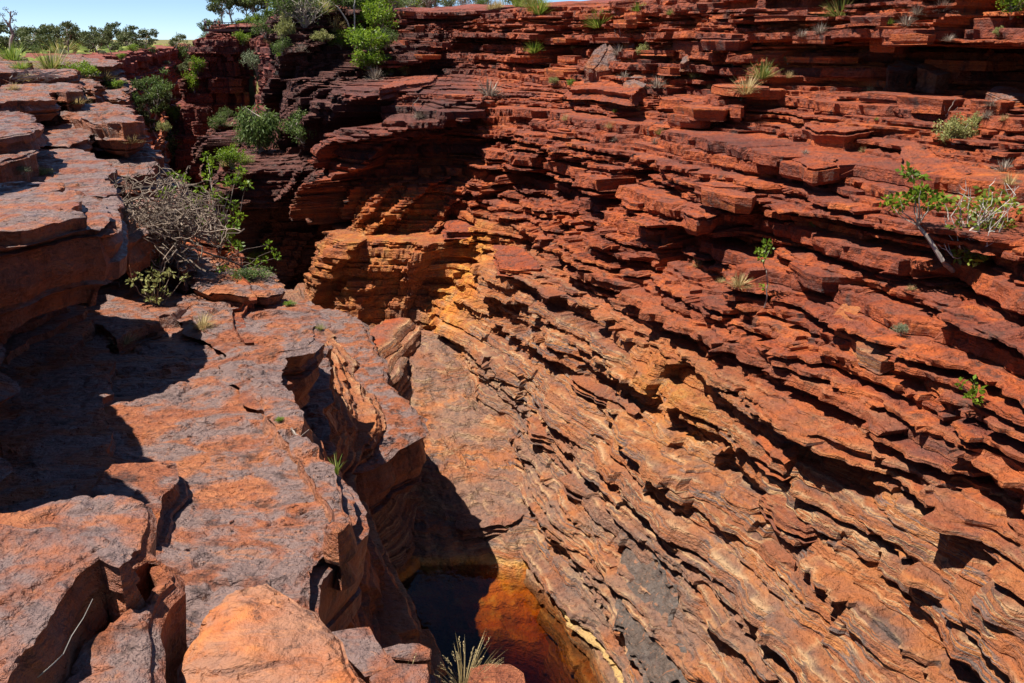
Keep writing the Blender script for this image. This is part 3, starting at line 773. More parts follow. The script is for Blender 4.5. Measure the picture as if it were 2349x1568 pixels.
    for kx, h in enumerate(hts):
        o_ = rg.normal(0, strat) * (1 if kx else 0.2) + 0.6 * strat * fbm(B[:, 0] * 1.5, B[:, 1] * 1.5, h * 7 + seed, 25, 3)
        o_ = o_ + flare * h - under * thick * max(0, h - 0.5)
        X = B + O * np.asarray(o_ + 0 * B[:, 0])[:, None]
        Zr = zb + 0.6 * (Zt[[bid.get(i, 0) for i in range(nb)]] - zb) * (1 - h) - thick * h * (1 + 0.10 * vn(B[:, 0], B[:, 1], seed, 28))
        V.append(np.concatenate([X, Zr[:, None]], 1))
        tn.append(np.full(nb, np.clip(tint + rg.uniform(-0.45, 0.35), 0, 1)))
        cur = list(range(nv, nv + nb)); nv += nb
        for i in range(nb):
            j = (i + 1) % nb
            F3.append((prev[i], cur[i], cur[j])); F3.append((prev[i], cur[j], prev[j]))
        prev = cur
    V.append(np.array([[ctr[0], ctr[1], (zb - thick).mean()]])); tn.append(np.array([tint]))
    for i in range(nb): F3.append((prev[i], nv, prev[(i + 1) % nb]))
    V = np.concatenate(V); tn = np.concatenate(tn)
    me = np_mesh(name, V, np.array(F3), {'tint': tn, 'wash': 0 * tn, 'ochre': 0 * tn})
    return obj(name, me, mat, parent, **kw)

BP = dict(a=0.0, b=-0.11)
def sl(poly, z, thick, **kw):
    kw.setdefault('mat', M_SLAB); mat = kw.pop('mat')
    kw.setdefault('parent', lwall)
    sl.n += 1
    return slab("slab", poly, z, thick, mat, seed=sl.n, **kw)
sl.n = 0
# main pavement that runs down to the gorge edge
sl([(-420, 1500), (-300, 700), (0, 640), (90, 652), (170, 690), (255, 735), (290, 760), (363, 737), (450, 752), (535, 780), (545, 800), (533, 840), (560, 880), (600, 920), (640, 962), (700, 1022), (742, 1062), (765, 1085), (790, 1145), (800, 1180), (762, 1232), (742, 1262), (716, 1300), (700, 1372), (716, 1430), (640, 1600), (200, 1600)],
   -2.75, 1.0, res=0.05, relief=0.035, rough=0.06, rows=12, strat=0.05, under=0.1, tint=0.6, **BP)
# thin sheets lying on it
sl([(-300, 760), (0, 716), (120, 722), (213, 744), (235, 760), (250, 790), (262, 880), (262, 905), (240, 915), (247, 960), (238, 1000), (250, 1040), (262, 1062), (330, 1060), (330, 1150), (100, 1200), (-300, 1250)], -2.66, 0.12, res=0.06, relief=0.02, rough=0.05, rows=4, strat=0.02, tint=0.45, **BP)
sl([(254, 1062), (354, 1056), (386, 1051), (399, 1058), (410, 1079), (413, 1097), (381, 1133), (358, 1201), (345, 1225), (310, 1200), (200, 1130)], -2.56, 0.3, res=0.035, relief=0.03, rough=0.03, rows=7, strat=0.03, tint=0.3, **BP)
sl([(-200, 650), (60, 640), (173, 657), (247, 667), (297, 682), (333, 704), (363, 730), (367, 737), (320, 750), (293, 767), (267, 775), (247, 754), (233, 744), (213, 744), (133, 720), (-50, 668)], -2.52, 0.28, res=0.05, relief=0.025, rough=0.05, rows=7, strat=0.03, tint=0.5, **BP)
# raised rim of the pavement beside the gorge
sl([(596, 905), (610, 885), (650, 905), (690, 945), (702, 985), (745, 1055), (770, 1085), (790, 1145), (800, 1182), (775, 1222), (755, 1190), (735, 1120), (700, 1062), (650, 1000), (615, 950)], -2.60, 0.55, res=0.045, relief=0.05, rough=0.06, rows=8, strat=0.05, tint=0.75, **BP)
# upper lit terrace
sl([(447, 677), (460, 660), (530, 655), (600, 677), (633, 687), (690, 697), (730, 716), (735, 734), (717, 746), (727, 774), (690, 795), (625, 806), (606, 835), (612, 870), (640, 905), (655, 930), (630, 925), (600, 905), (570, 870), (545, 840), (548, 800), (490, 767), (443, 754), (438, 700)], -2.62, 0.9, res=0.06, relief=0.04, rough=0.07, rows=11, strat=0.06, tint=0.6, **BP)
sl([(417, 614), (463, 584), (520, 594), (573, 610), (617, 620), (640, 640), (640, 657), (613, 669), (567, 667), (467, 657), (433, 634)], -2.35, 0.5, res=0.07, relief=0.05, rough=0.08, rows=8, tint=0.65, **BP)
sl([(290, 640), (360, 610), (430, 632), (462, 655), (447, 690), (400, 720), (366, 728), (330, 700), (285, 675)], -2.58, 0.35, res=0.07, relief=0.03, rough=0.06, rows=6, tint=0.5, **BP)
sl([(395, 555), (425, 560), (462, 582), (418, 612), (380, 600), (270, 590), (280, 560)], -2.1, 0.8, res=0.08, relief=0.04, rough=0.06, rows=8, tint=0.35, **BP)
# low shelf at the tip of the bank
sl([(650, 690), (703, 694), (734, 708), (814, 727), (834, 760), (857, 797), (874, 834), (894, 887), (925, 915), (945, 945), (960, 968), (950, 992), (888, 1042), (816, 1069), (780, 1080), (720, 1060), (640, 960), (610, 860), (700, 790)], -8.4, 1.5, res=0.1, relief=0.05, rough=0.10, rows=13, strat=0.10, tint=0.45, b=0.0)
sl([(640, 965), (690, 925), (735, 945), (752, 985), (770, 1040), (745, 1062), (700, 1030)], -5.4, 2.4, res=0.08, relief=0.05, rough=0.08, rows=9, strat=0.08, tint=0.3)
sl([(612, 860), (630, 820), (700, 806), (760, 790), (752, 850), (762, 915), (742, 935), (690, 925), (640, 905)], -6.2, 1.6, res=0.09, relief=0.06, rough=0.08, rows=7, strat=0.08, tint=0.3)
# ledges stepping up the left side
sl([(-220, 440), (60, 434), (180, 440), (238, 462), (247, 480), (240, 500), (228, 520), (180, 524), (100, 542), (30, 562), (-60, 582), (-220, 600)], -1.95, 0.95, res=0.07, relief=0.03, rough=0.07, rows=11, strat=0.07, tint=0.4, under=0.5)
sl([(-220, 428), (0, 420), (63, 413), (140, 418), (143, 430), (112, 439), (170, 442), (182, 454), (167, 487), (193, 494), (193, 500), (133, 514), (47, 534), (-40, 540), (-220, 560)], -1.83, 0.14, res=0.06, relief=0.025, rough=0.06, rows=5, strat=0.02, tint=0.55)
sl([(233, 462), (270, 450), (282, 470), (278, 512), (262, 540), (230, 545), (228, 500)], -2.1, 0.5, res=0.06, relief=0.03, rough=0.04, rows=7, tint=0.4)
sl([(-220, 355), (60, 343), (120, 340), (175, 344), (215, 362), (240, 366), (263, 384), (265, 393), (240, 410), (268, 440), (240, 452), (180, 442), (100, 436), (-220, 436)], -2.25, 0.5, res=0.09, relief=0.03, rough=0.08, rows=8, strat=0.06, tint=0.4)
sl([(180, 360), (212, 345), (260, 335), (320, 326), (362, 342), (371, 357), (366, 372), (345, 392), (300, 398), (262, 396), (240, 410), (215, 395)], -2.75, 1.3, res=0.12, relief=0.05, rough=0.12, rows=11, strat=0.10, tint=0.3)
sl([(300, 400), (345, 396), (392, 402), (420, 425), (400, 450), (360, 470), (300, 475), (262, 450), (240, 425)], -3.5, 0.8, res=0.12, relief=0.05, rough=0.12, rows=8, strat=0.08, tint=0.25)
sl([(200, 470), (330, 452), (400, 470), (395, 500), (340, 530), (290, 560), (270, 540), (285, 500)], -3.0, 0.6, res=0.1, relief=0.06, rough=0.1, rows=7, tint=0.55)
sl([(100, 262), (135, 240), (160, 237), (245, 236), (290, 240), (300, 250), (305, 263), (322, 272), (320, 282), (280, 287), (210, 282), (140, 262)], -1.9, 0.75, res=0.12, relief=0.05, rough=0.12, rows=9, strat=0.09, tint=0.45, under=0.6)
sl([(150, 290), (180, 281), (208, 297), (205, 320), (150, 332), (80, 330), (90, 300)], -2.15, 0.5, res=0.12, relief=0.04, rough=0.1, rows=7, tint=0.3)
sl([(-60, 312), (10, 306), (73, 318), (75, 327), (60, 335), (90, 338), (68, 356), (0, 372), (-60, 380)], -1.8, 0.6, res=0.1, relief=0.04, rough=0.1, rows=8, strat=0.08, tint=0.3)
sl([(-60, 215), (0, 207), (32, 195), (112, 197), (160, 195), (180, 200), (180, 210), (150, 213), (120, 208), (115, 222), (55, 230), (0, 235), (-60, 240)], -1.35, 0.55, res=0.14, relief=0.05, rough=0.14, rows=9, strat=0.09, tint=0.45, under=0.6)
sl([(-60, 262), (20, 250), (62, 262), (80, 288), (60, 302), (0, 310), (-60, 315)], -1.5, 0.5, res=0.12, relief=0.04, rough=0.12, rows=8, strat=0.08, tint=0.3)
sl([(110, 130), (160, 126), (185, 125), (190, 135), (225, 136), (273, 142), (270, 148), (210, 152), (170, 150), (120, 145)], -1.2, 0.7, res=0.25, relief=0.08, rough=0.2, rows=8, strat=0.15, tint=0.4)
sl([(-40, 86), (0, 84), (30, 83), (75, 95), (103, 108), (90, 116), (50, 116), (0, 110), (-40, 112)], 0.25, 1.0, res=0.3, relief=0.1, rough=0.25, rows=9, strat=0.2, tint=0.5) if False else None
sl([(40, 166), (72, 160), (172, 161), (165, 171), (120, 176), (50, 178)], -1.25, 0.5, res=0.2, relief=0.05, rough=0.15, rows=7, tint=0.35)
sl([(150, 180), (200, 172), (222, 185), (235, 196), (215, 204), (190, 200)], -1.75, 0.9, res=0.2, relief=0.08, rough=0.15, rows=8, tint=0.35)
sl([(225, 180), (288, 180), (286, 192), (290, 205), (270, 222), (230, 222), (210, 208)], -2.3, 1.0, res=0.25, relief=0.08, rough=0.2, rows=8, strat=0.15, tint=0.35)
# high rock beyond the left edge of the frame, whose shade lies across the pavement
slab("slab", [(-6.4, 8.9), (-5.2, 7.9), (-4.2, 6.65), (-4.4, 6.1), (-3.65, 5.4), (-3.8, 4.9), (-3.5, 4.2), (-4.6, 2.6), (-9, 2), (-12, 9)], -0.95, 2.8, M_SLAB, lwall, xyz=True, res=0.12, rough=0.12, rows=12, strat=0.1, seed=77, under=0.1)

slab("slab", [(-6.6, 8.4), (-6.9, 9.6), (-7.6, 10.6), (-7.4, 11.4), (-8.4, 12.4), (-13, 13), (-13, 8)], 0.55, 2.2, M_SLAB, lwall, xyz=True, res=0.14, rough=0.15, rows=12, strat=0.1, seed=78, under=0.1)  # unseen higher rock, added to throw shade on the upper ledge

# foreground boulders
GB = 'boulders at the near edge of the bank'
slab("boulder", [(-120, 1190), (0, 1178), (54, 1174), (113, 1151), (200, 1131), (290, 1128), (336, 1143), (347, 1174), (340, 1215), (327, 1262), (280, 1290), (180, 1260), (60, 1240), (-120, 1260)], -1.95, 0.85, M_SLAB, res=0.02, rough=0.025, relief=0.018, rows=12, strat=0.02, seed=201, tint=0.55, flare=0.0, under=0.0, a=0.0, b=0.0,
     label="flat grey and orange block of rock left of the sunlit pavement, with pitted right end", cat="boulder", group=GB)
slab("boulder", [(-120, 1240), (0, 1196), (127, 1205), (159, 1219), (268, 1222), (283, 1242), (301, 1271), (272, 1299), (250, 1290), (227, 1280), (195, 1309), (100, 1437), (50, 1510), (20, 1600), (-120, 1600)], -1.78, 0.95, M_SLAB, res=0.02, rough=0.05, relief=0.02, rows=16, strat=0.04, seed=202, tint=0.45, under=-0.1,
     label="cracked grey block in the lower left corner with a long steep shaded side", cat="boulder", group=GB)
slab("boulder", [(299, 1266), (345, 1262), (390, 1267), (413, 1278), (420, 1310), (408, 1337), (381, 1378), (345, 1437), (333, 1491), (330, 1620), (120, 1620), (181, 1523), (218, 1469), (254, 1432), (295, 1378), (327, 1346), (345, 1310)], -1.98, 0.9, M_SLAB, res=0.02, rough=0.05, relief=0.03, rows=13, strat=0.025, seed=203, tint=0.5, under=-0.1,
     label="narrow tilted ridge of rock with deep crack between grey block and orange boulder", cat="boulder", group=GB)
slab("boulder", [(408, 1620), (417, 1514), (444, 1478), (476, 1437), (494, 1385), (535, 1346), (608, 1321), (635, 1342), (680, 1378), (717, 1391), (744, 1423), (783, 1451), (802, 1505), (834, 1541), (860, 1620)], -2.12, 1.0, M_BOULDER, res=0.02, rough=0.025, relief=0.03, rows=12, strat=0.02, seed=204, tint=0.45, bulge=0.12, under=-0.25,
     label="big smooth bright orange boulder at the bottom edge", cat="boulder", group=GB)
GC = 'small blocks beside the dark pool'
slab("boulder", [(764, 1442), (843, 1432), (856, 1459), (875, 1491), (902, 1514), (879, 1530), (838, 1540), (800, 1500)], -2.62, 0.6, M_SLAB, res=0.022, rough=0.02, relief=0.012, rows=9, strat=0.02, seed=205, tint=0.4, bulge=0.04, under=-0.2, label="brown four-sided block touching the right flank of the orange boulder", cat="boulder", group=GC)
slab("boulder", [(876, 1489), (915, 1478), (961, 1478), (988, 1491), (988, 1512), (952, 1517), (893, 1512)], -2.68, 0.35, M_SLAB, res=0.022, rough=0.015, relief=0.012, rows=8, strat=0.02, seed=206, tint=0.35, bulge=0.03, under=-0.1, label="small flat-topped brown block nearest the dark water, left of tall grass", cat="boulder", group=GC)
slab("boulder", [(850, 1550), (911, 1516), (983, 1520), (990, 1548), (985, 1620), (850, 1620)], -2.62, 0.5, M_SLAB, res=0.022, rough=0.02, relief=0.012, rows=8, strat=0.02, seed=207, tint=0.5, bulge=0.03, under=-0.2, label="brown block at the bottom edge under the smaller flat-topped one", cat="boulder", group=GC)
slab("boulder", [(1083, 1534), (1120, 1528), (1165, 1530), (1192, 1548), (1205, 1620), (1080, 1620)], -2.6, 0.6, M_SLAB, res=0.022, rough=0.02, relief=0.012, rows=8, strat=0.02, seed=208, tint=0.5, bulge=0.04, under=-0.2, label="brown rounded block at the bottom edge right of tall seeding grass", cat="boulder", group=GC)

# ================================================================== GREY SHEET, PROUD SLABS AND FALLEN BOULDERS ON THE FAR SIDE
bpy.context.view_layer.update()
ROCKS = [o for o in sc.objects if o.type == 'MESH' and o.name.split('.')[0] in
         ('canyon_wall', 'downstream_cliff', 'far_left_cliff', 'left_bank_cliff', 'left_terraces', 'worn_chute', 'gorge_floor', 'slab', 'boulder', 'rim_ground', 'plateau_ground')]
DG = bpy.context.evaluated_depsgraph_get()
def hit(px, py, only=None):
    d = Vector(ray(px, py)).normalized(); best = None
    for o in (only or ROCKS):
        ok, p, n, i = o.ray_cast(Vector((0, 0, 0)), d)
        if ok and (best is None or p.length < best[0].length): best = (p.copy(), n.copy(), o)
    return best
def down(x, y, z=6.0, only=None):
    best = None
    for o in (only or ROCKS):
        ok, p, n, i = o.ray_cast(Vector((x, y, z)), Vector((0, 0, -1)))
        if ok and (best is None or p.z > best.z): best = p.copy()
    return best

def set_wash(o, w):
    at_ = o.data.attributes['wash']; at_.data.foreach_set("value", np.full(len(o.data.vertices), w, np.float32))
def tilted(name, poly, base, a, b, thick, mat, lift=0.0, toward=0.0, **kw):
    """a slab whose face leans on the wall: its plane passes through the wall where the pixel `base` meets it"""
    h = hit(*base)
    P = h[0] - h[0].normalized() * toward
    sl.n += 1
    return slab(name, poly, P.z - a * P.x - b * P.y + lift, thick, mat, kw.pop('parent', None), a=a, b=b, seed=sl.n + 300, **kw)

W = wall
pw = dict(parent=W, rows=7, under=0.15)
# smooth grey sheet beside the pool
o_ = tilted("slab", [(1405, 1128), (1428, 1115), (1442, 1150), (1470, 1195), (1500, 1240), (1515, 1300), (1542, 1370), (1562, 1450), (1602, 1575), (1500, 1580), (1452, 1490), (1430, 1400), (1426, 1320), (1440, 1260), (1418, 1180)], (1480, 1340), 1.05, 0.42, 0.22, M_GREY, lift=0.16, res=0.05, rough=0.14, relief=0.035, tint=0.25, **pw)
# proud slabs on the wall
for poly, base, a, b, th, tint, wash in [
    ([(1913, 724), (1960, 674), (1968, 718), (2016, 727), (2086, 777), (2079, 797), (2023, 824), (1999, 810), (1966, 787), (1919, 750)], (2000, 800), 0.35, 0.15, 0.34, 0.6, 0.9),
    ([(1147, 610), (1134, 560), (1140, 540), (1167, 554), (1201, 567), (1237, 604), (1235, 616)], (1190, 600), 0.1, 0.0, 0.32, 0.5, 0.0),
    ([(1021, 490), (1044, 487), (1084, 514), (1135, 520), (1087, 530), (1024, 532)], (1070, 525), 0.05, 0.0, 0.3, 0.45, 0.0),
    ([(1566, 462), (1580, 455), (1640, 470), (1670, 476), (1640, 496), (1600, 503), (1570, 490)], (1620, 496), 0.1, 0.0, 0.4, 0.5, 0.0),
    ([(930, 178), (985, 165), (1005, 172), (990, 186), (940, 192), (870, 205), (880, 195)], (940, 195), 0.05, 0.0, 0.35, 0.4, 0.0),
    ([(1842, 285), (1880, 276), (1990, 280), (1993, 295), (1940, 306), (1870, 302)], (1930, 300), 0.1, 0.0, 0.6, 0.55, 0.0),
    ([(2070, 335), (2110, 325), (2200, 372), (2210, 388), (2165, 405), (2100, 392), (2080, 365)], (2150, 395), 0.2, 0.05, 0.6, 0.6, 0.0),
    ([(1815, 352), (1870, 346), (1920, 360), (1922, 376), (1870, 384), (1818, 368)], (1870, 378), 0.12, 0.0, 0.4, 0.5, 0.0),
    ([(1298, 190), (1330, 172), (1420, 182), (1480, 196), (1450, 216), (1370, 205), (1310, 206)], (1390, 205), 0.05, 0.0, 0.35, 0.6, 0.0),
    ([(1480, 215), (1530, 195), (1640, 205), (1720, 225), (1700, 246), (1620, 236), (1520, 226)], (1600, 232), 0.06, 0.0, 0.4, 0.55, 0.0),
    ([(1310, 862), (1340, 860), (1440, 915), (1468, 940), (1455, 950), (1380, 905), (1318, 880)], (1390, 905), 0.35, 0.1, 0.22, 0.3, 0.7),
    ([(1210, 960), (1250, 945), (1290, 985), (1270, 1010), (1220, 990)], (1250, 990), 0.3, 0.1, 0.3, 0.35, 0.8),
    ([(1046, 1180), (1110, 1160), (1180, 1170), (1205, 1180), (1170, 1205), (1110, 1212), (1060, 1220), (1045, 1210)], (1120, 1205), 0.1, 0.1, 0.22, 0.4, 0.5),
    ([(1290, 1092), (1330, 1080), (1400, 1110), (1410, 1130), (1350, 1125), (1296, 1106)], (1350, 1115), 0.35, 0.12, 0.3, 0.3, 0.8),
    ([(1740, 1140), (1775, 1120), (1860, 1185), (1890, 1190), (1885, 1208), (1850, 1215), (1790, 1180)], (1830, 1195), 0.5, 0.2, 0.35, 0.5, 0.5),
    ([(1745, 1248), (1765, 1240), (1830, 1290), (1822, 1305), (1780, 1285)], (1790, 1275), 0.5, 0.2, 0.28, 0.5, 0.6),
    ([(1665, 1135), (1690, 1118), (1740, 1140), (1742, 1165), (1720, 1172), (1690, 1155)], (1710, 1155), 0.45, 0.2, 0.3, 0.35, 0.7),
    ([(1790, 1030), (1830, 1020), (1832, 1040), (1800, 1060), (1770, 1045), (1730, 1010), (1745, 995)], (1790, 1040), 0.4, 0.15, 0.35, 0.6, 0.3)]:
    o_ = tilted("slab", poly, base, a, b, th, W.data.materials[0], lift=0.12, res=0.06, rough=0.06, relief=0.03, tint=tint, strat=0.06, **pw)
    set_wash(o_, wash)

# blocks of the broken beds standing out of the wall
def loose_beds():
    r_ = np.random.default_rng(91); n = 0
    for k_ in range(900):
        if n >= 170: break
        px, py = r_.uniform(900, 2340), r_.uniform(30, 900)
        if py > 330 + 0.42 * (px - 900): continue
        if px > 1990 and 300 < py < 760: continue
        h = hit(px, py, [W])
        if h is None or h[1].z < 0.35: continue
        P = h[0]
        if P.z < -6.3: continue
        L = r_.uniform(0.5, 1.7) * (1 + 0.012 * P.length); D = L * r_.uniform(0.35, 0.7); th = r_.uniform(0.08, 0.26)
        m_ = int(r_.integers(6, 9)); an0 = r_.uniform(-.25, .25)
        poly = []
        for i in range(m_):
            a = 2 * math.pi * (i + r_.uniform(-.25, .25)) / m_; q = abs(math.cos(a)) ** 0.6 * math.copysign(1, math.cos(a)) * L / 2, abs(math.sin(a)) ** 0.6 * math.copysign(1, math.sin(a)) * D / 2
            u = q[0] * math.cos(an0) - q[1] * math.sin(an0); v_ = q[0] * math.sin(an0) + q[1] * math.cos(an0)
            poly.append((P.x + TT[0] * u - NS[0] * (v_ + 0.05), P.y + TT[1] * u - NS[1] * (v_ + 0.05)))
        sl.n += 1; n += 1
        o_ = slab("slab", poly, P.z + th * r_.uniform(0.5, 0.9) - r_.normal(0, .0), th * 1.5, W.data.materials[0], W, xyz=True, res=max(0.12, L * 0.16), rough=0.05 * L, relief=0.015, rows=4, strat=0.03, seed=sl.n + 300, tint=float(np.clip(r_.uniform(.1, .95), 0, 1)), under=0.2)
        if P.z < -4.5: set_wash(o_, 0.25)
loose_beds()
kb = dict(res=0.06, rough=0.04, relief=0.02, rows=6, under=0.0, strat=0.03)
GF = "fallen slabs on the upper ledge"
tilted("boulder", [(1340, 150), (1351, 157), (1361, 159), (1377, 140), (1394, 110), (1390, 100), (1381, 103), (1364, 113), (1352, 133)], (1358, 162), -0.25, 1.1, 0.7, M_SLAB, toward=0.9, tint=0.65, label="left half of the split pale slab leaning on the upper ledge", cat="boulder", group=GF, **kb)
tilted("boulder", [(1363, 158), (1369, 164), (1395, 160), (1425, 139), (1425, 127), (1417, 121), (1407, 114), (1399, 104), (1394, 112), (1379, 138)], (1375, 165), -0.25, 1.1, 0.75, M_SLAB, toward=0.95, tint=0.6, label="right and larger half of the split pale slab leaning on the upper ledge", cat="boulder", group=GF, **kb)
tilted("boulder", [(1472, 165), (1490, 149), (1497, 143), (1519, 144), (1529, 152), (1515, 168), (1500, 173), (1484, 172)], (1490, 174), -0.2, 0.8, 0.4, M_SLAB, toward=0.6, tint=0.75, label="tilted orange-brown slab between the split pale slab and the flat one below it", cat="boulder", group=GF, **kb)
tilted("boulder", [(1430, 192), (1440, 181), (1455, 172), (1482, 172), (1485, 186), (1478, 197), (1450, 204), (1430, 205)], (1455, 204), 0.0, 0.35, 0.45, M_SLAB, toward=0.6, tint=0.65, label="flat six-sided slab at the lip of the ledge beside dry grey spinifex", cat="boulder", group=GF, **kb)
tilted("boulder", [(1311, 93), (1330, 81), (1348, 76), (1352, 92), (1345, 99), (1318, 101)], (1332, 104), 0.0, 0.5, 0.9, M_SLAB, toward=0.6, tint=0.45, label="square block under the top cliff behind the split pale slab", cat="boulder", group=GF, **kb)
tilted("boulder", [(1430, 90), (1455, 92), (1457, 100), (1450, 109), (1437, 104)], (1445, 110), 0.1, 0.6, 0.5, M_SLAB, toward=0.6, tint=0.45, label="dark angular block beside a lime green tuft under the top cliff", cat="boulder", group=GF, **kb)
tilted("boulder", [(1559, 147), (1565, 131), (1577, 128), (1580, 139), (1568, 148)], (1567, 149), 0.0, 0.9, 0.25, M_SLAB, toward=0.6, tint=0.7, label="small upright grey slab with an orange stain on the upper ledge", cat="boulder", group=GF, **kb)
GCV = "blocks in the shaded overhang"
tilted("boulder", [(2036, 152), (2060, 139), (2114, 140), (2110, 153), (2080, 161), (2040, 166)], (2075, 168), 0.0, 0.25, 0.6, M_SLAB, toward=0.6, tint=0.35, label="leftmost dark block inside the long shaded overhang", cat="boulder", group=GCV, **kb)
tilted("boulder", [(2107, 152), (2120, 143), (2190, 142), (2203, 156), (2180, 163), (2150, 170)], (2150, 172), 0.0, 0.25, 0.6, M_SLAB, toward=0.6, tint=0.35, label="widest flat-topped block inside the long shaded overhang", cat="boulder", group=GCV, **kb)
tilted("boulder", [(2138, 181), (2150, 170), (2190, 169), (2197, 180), (2180, 192), (2150, 199)], (2160, 200), 0.0, 0.5, 0.5, M_SLAB, toward=0.6, tint=0.45, label="sunlit cube-shaped block at the mouth of the shaded overhang", cat="boulder", group=GCV, **kb)
tilted("boulder", [(2262, 211), (2285, 197), (2310, 197), (2360, 214), (2360, 228), (2320, 233)], (2310, 232), 0.0, 0.25, 0.35, M_SLAB, toward=0.6, tint=0.6, label="broad flat red slab near the right edge below the shaded overhang", cat="boulder", group=GF, **kb)
bpy.context.view_layer.update()
ROCKS += [o for o in sc.objects if o.type == 'MESH' and o not in ROCKS and o.name.split('.')[0] in ('slab', 'boulder')]

# ================================================================== PLANTS
def leaf_mat(name, stops, trans=0.35, rough=0.6):
    m, t = newmat(name); k = NT(t)
    c = k.ramp(k.attr('tint'), stops)
    bs = k.n("ShaderNodeBsdfPrincipled", i_Roughness=rough); k.set(bs.inputs['Base Color'], c); bs.inputs['Specular IOR Level'].default_value = 0.3
    tr = k.n("ShaderNodeBsdfTranslucent"); k.set(tr.inputs[0], c)
    mx = k.n("ShaderNodeMixShader"); mx.inputs[0].default_value = trans
    t.links.new(bs.outputs[0], mx.inputs[1]); t.links.new(tr.outputs[0], mx.inputs[2])
    out = k.n("ShaderNodeOutputMaterial"); t.links.new(mx.outputs[0], out.inputs[0])
    return m
L_LIME = leaf_mat("lime_leaf", [(0, (0.07, 0.12, 0.015)), (0.5, (0.16, 0.26, 0.02)), (1, (0.28, 0.36, 0.03))], 0.45, 0.45)
L_GREEN = leaf_mat("green_leaf", [(0, (0.05, 0.085, 0.02)), (0.5, (0.10, 0.16, 0.035)), (1, (0.18, 0.22, 0.06))], 0.4)
L_OLIVE = leaf_mat("olive_gum_leaf", [(0, (0.045, 0.065, 0.022)), (0.5, (0.085, 0.11, 0.035)), (1, (0.15, 0.16, 0.06))], 0.3)
L_GREY = leaf_mat("grey_green_leaf", [(0, (0.10, 0.13, 0.07)), (0.5, (0.18, 0.22, 0.12)), (1, (0.30, 0.33, 0.20))], 0.3)
L_PALE = leaf_mat("pale_yellow_leaf", [(0, (0.14, 0.15, 0.05)), (0.5, (0.28, 0.29, 0.09)), (1, (0.44, 0.42, 0.17))], 0.35)
L_SPIN = leaf_mat("spinifex_blade", [(0, (0.09, 0.13, 0.025)), (0.55, (0.18, 0.22, 0.045)), (0.8, (0.34, 0.29, 0.10)), (1, (0.50, 0.40, 0.18))], 0.3)
L_BRIGHT = leaf_mat("fresh_spinifex_blade", [(0, (0.10, 0.17, 0.02)), (0.6, (0.19, 0.28, 0.035)), (1, (0.36, 0.36, 0.09))], 0.35)
L_STRAW = leaf_mat("straw_blade", [(0, (0.22, 0.16, 0.06)), (0.5, (0.42, 0.32, 0.14)), (1, (0.62, 0.50, 0.26))], 0.3)
L_DRY = leaf_mat("grey_dry_blade", [(0, (0.12, 0.09, 0.07)), (0.5, (0.27, 0.21, 0.16)), (1, (0.46, 0.40, 0.33))], 0.2)
def bark(name, c0, c1):
    m, t = newmat(name); k = NT(t)
    geo = k.n("ShaderNodeNewGeometry")
    c = k.ramp(k.noise(k.vmul(geo.outputs['Position'], (1, 1, .5)), 6.0, 4), [(0.35, c0), (0.65, c1)])
    bs = k.n("ShaderNodeBsdfPrincipled", i_Roughness=0.8); k.set(bs.inputs['Base Color'], c)
    out = k.n("ShaderNodeOutputMaterial"); t.links.new(bs.outputs[0], out.inputs[0])
    return m
B_WHITE = bark("white_gum_bark", (0.34, 0.30, 0.26), (0.62, 0.58, 0.52))
B_GREY = bark("grey_twig_bark", (0.22, 0.17, 0.14), (0.42, 0.36, 0.31))
B_DARK = bark("dark_branch_bark", (0.05, 0.035, 0.03), (0.13, 0.09, 0.07))
B_DEAD = bark("dead_twig_bark", (0.11, 0.075, 0.055), (0.27, 0.205, 0.155))

class Soup:
    def __init__(s): s.v = []; s.f = []; s.t = []
    def tri_strip(s, pts, widths, side, tint):
        b = len(s.v); n = len(pts)
        for p, w in zip(pts[:-1], widths[:-1]):
            s.v.append(p - side * w); s.v.append(p + side * w)
        s.v.append(pts[-1])
        for i in range(n - 2):
            a = b + 2 * i; s.f.append((a, a + 1, a + 3)); s.f.append((a, a + 3, a + 2))
        a = b + 2 * (n - 2); s.f.append((a, a + 1, a + 2))
        s.t += [tint] * (2 * (n - 1) + 1)
    def leaf(s, p, d, u, L, w, tint):
        b = len(s.v); sd = d.cross(u).normalized() * w
        s.v += [p, p + d * L * 0.45 + sd, p + d * L, p + d * L * 0.45 - sd]
        s.f += [(b, b + 1, b + 2), (b, b + 2, b + 3)]; s.t += [tint] * 4
    def tube(s, pts, radii, k=5, tint=0.5):
        b = len(s.v); n = len(pts)
        for i in range(n):
            d = (pts[min(i + 1, n - 1)] - pts[max(i - 1, 0)])
            if d.length < 1e-6: d = Vector((0, 0, 1))
            d.normalize(); a = d.orthogonal().normalized(); c = d.cross(a)
            for j in range(k):
                an = 2 * math.pi * j / k
                s.v.append(pts[i] + (a * math.cos(an) + c * math.sin(an)) * radii[i])
        for i in range(n - 1):
            for j in range(k):
                q = b + i * k + j; q2 = b + i * k + (j + 1) % k
                s.f.append((q, q2, q2 + k)); s.f.append((q, q2 + k, q + k))
        s.t += [tint] * (n * k)
    def mesh(s, name, mat):
        me = np_mesh(name, np.array([tuple(v) for v in s.v]), np.array(s.f), {'tint': np.array(s.t)})
        me.materials.append(mat)
        return me

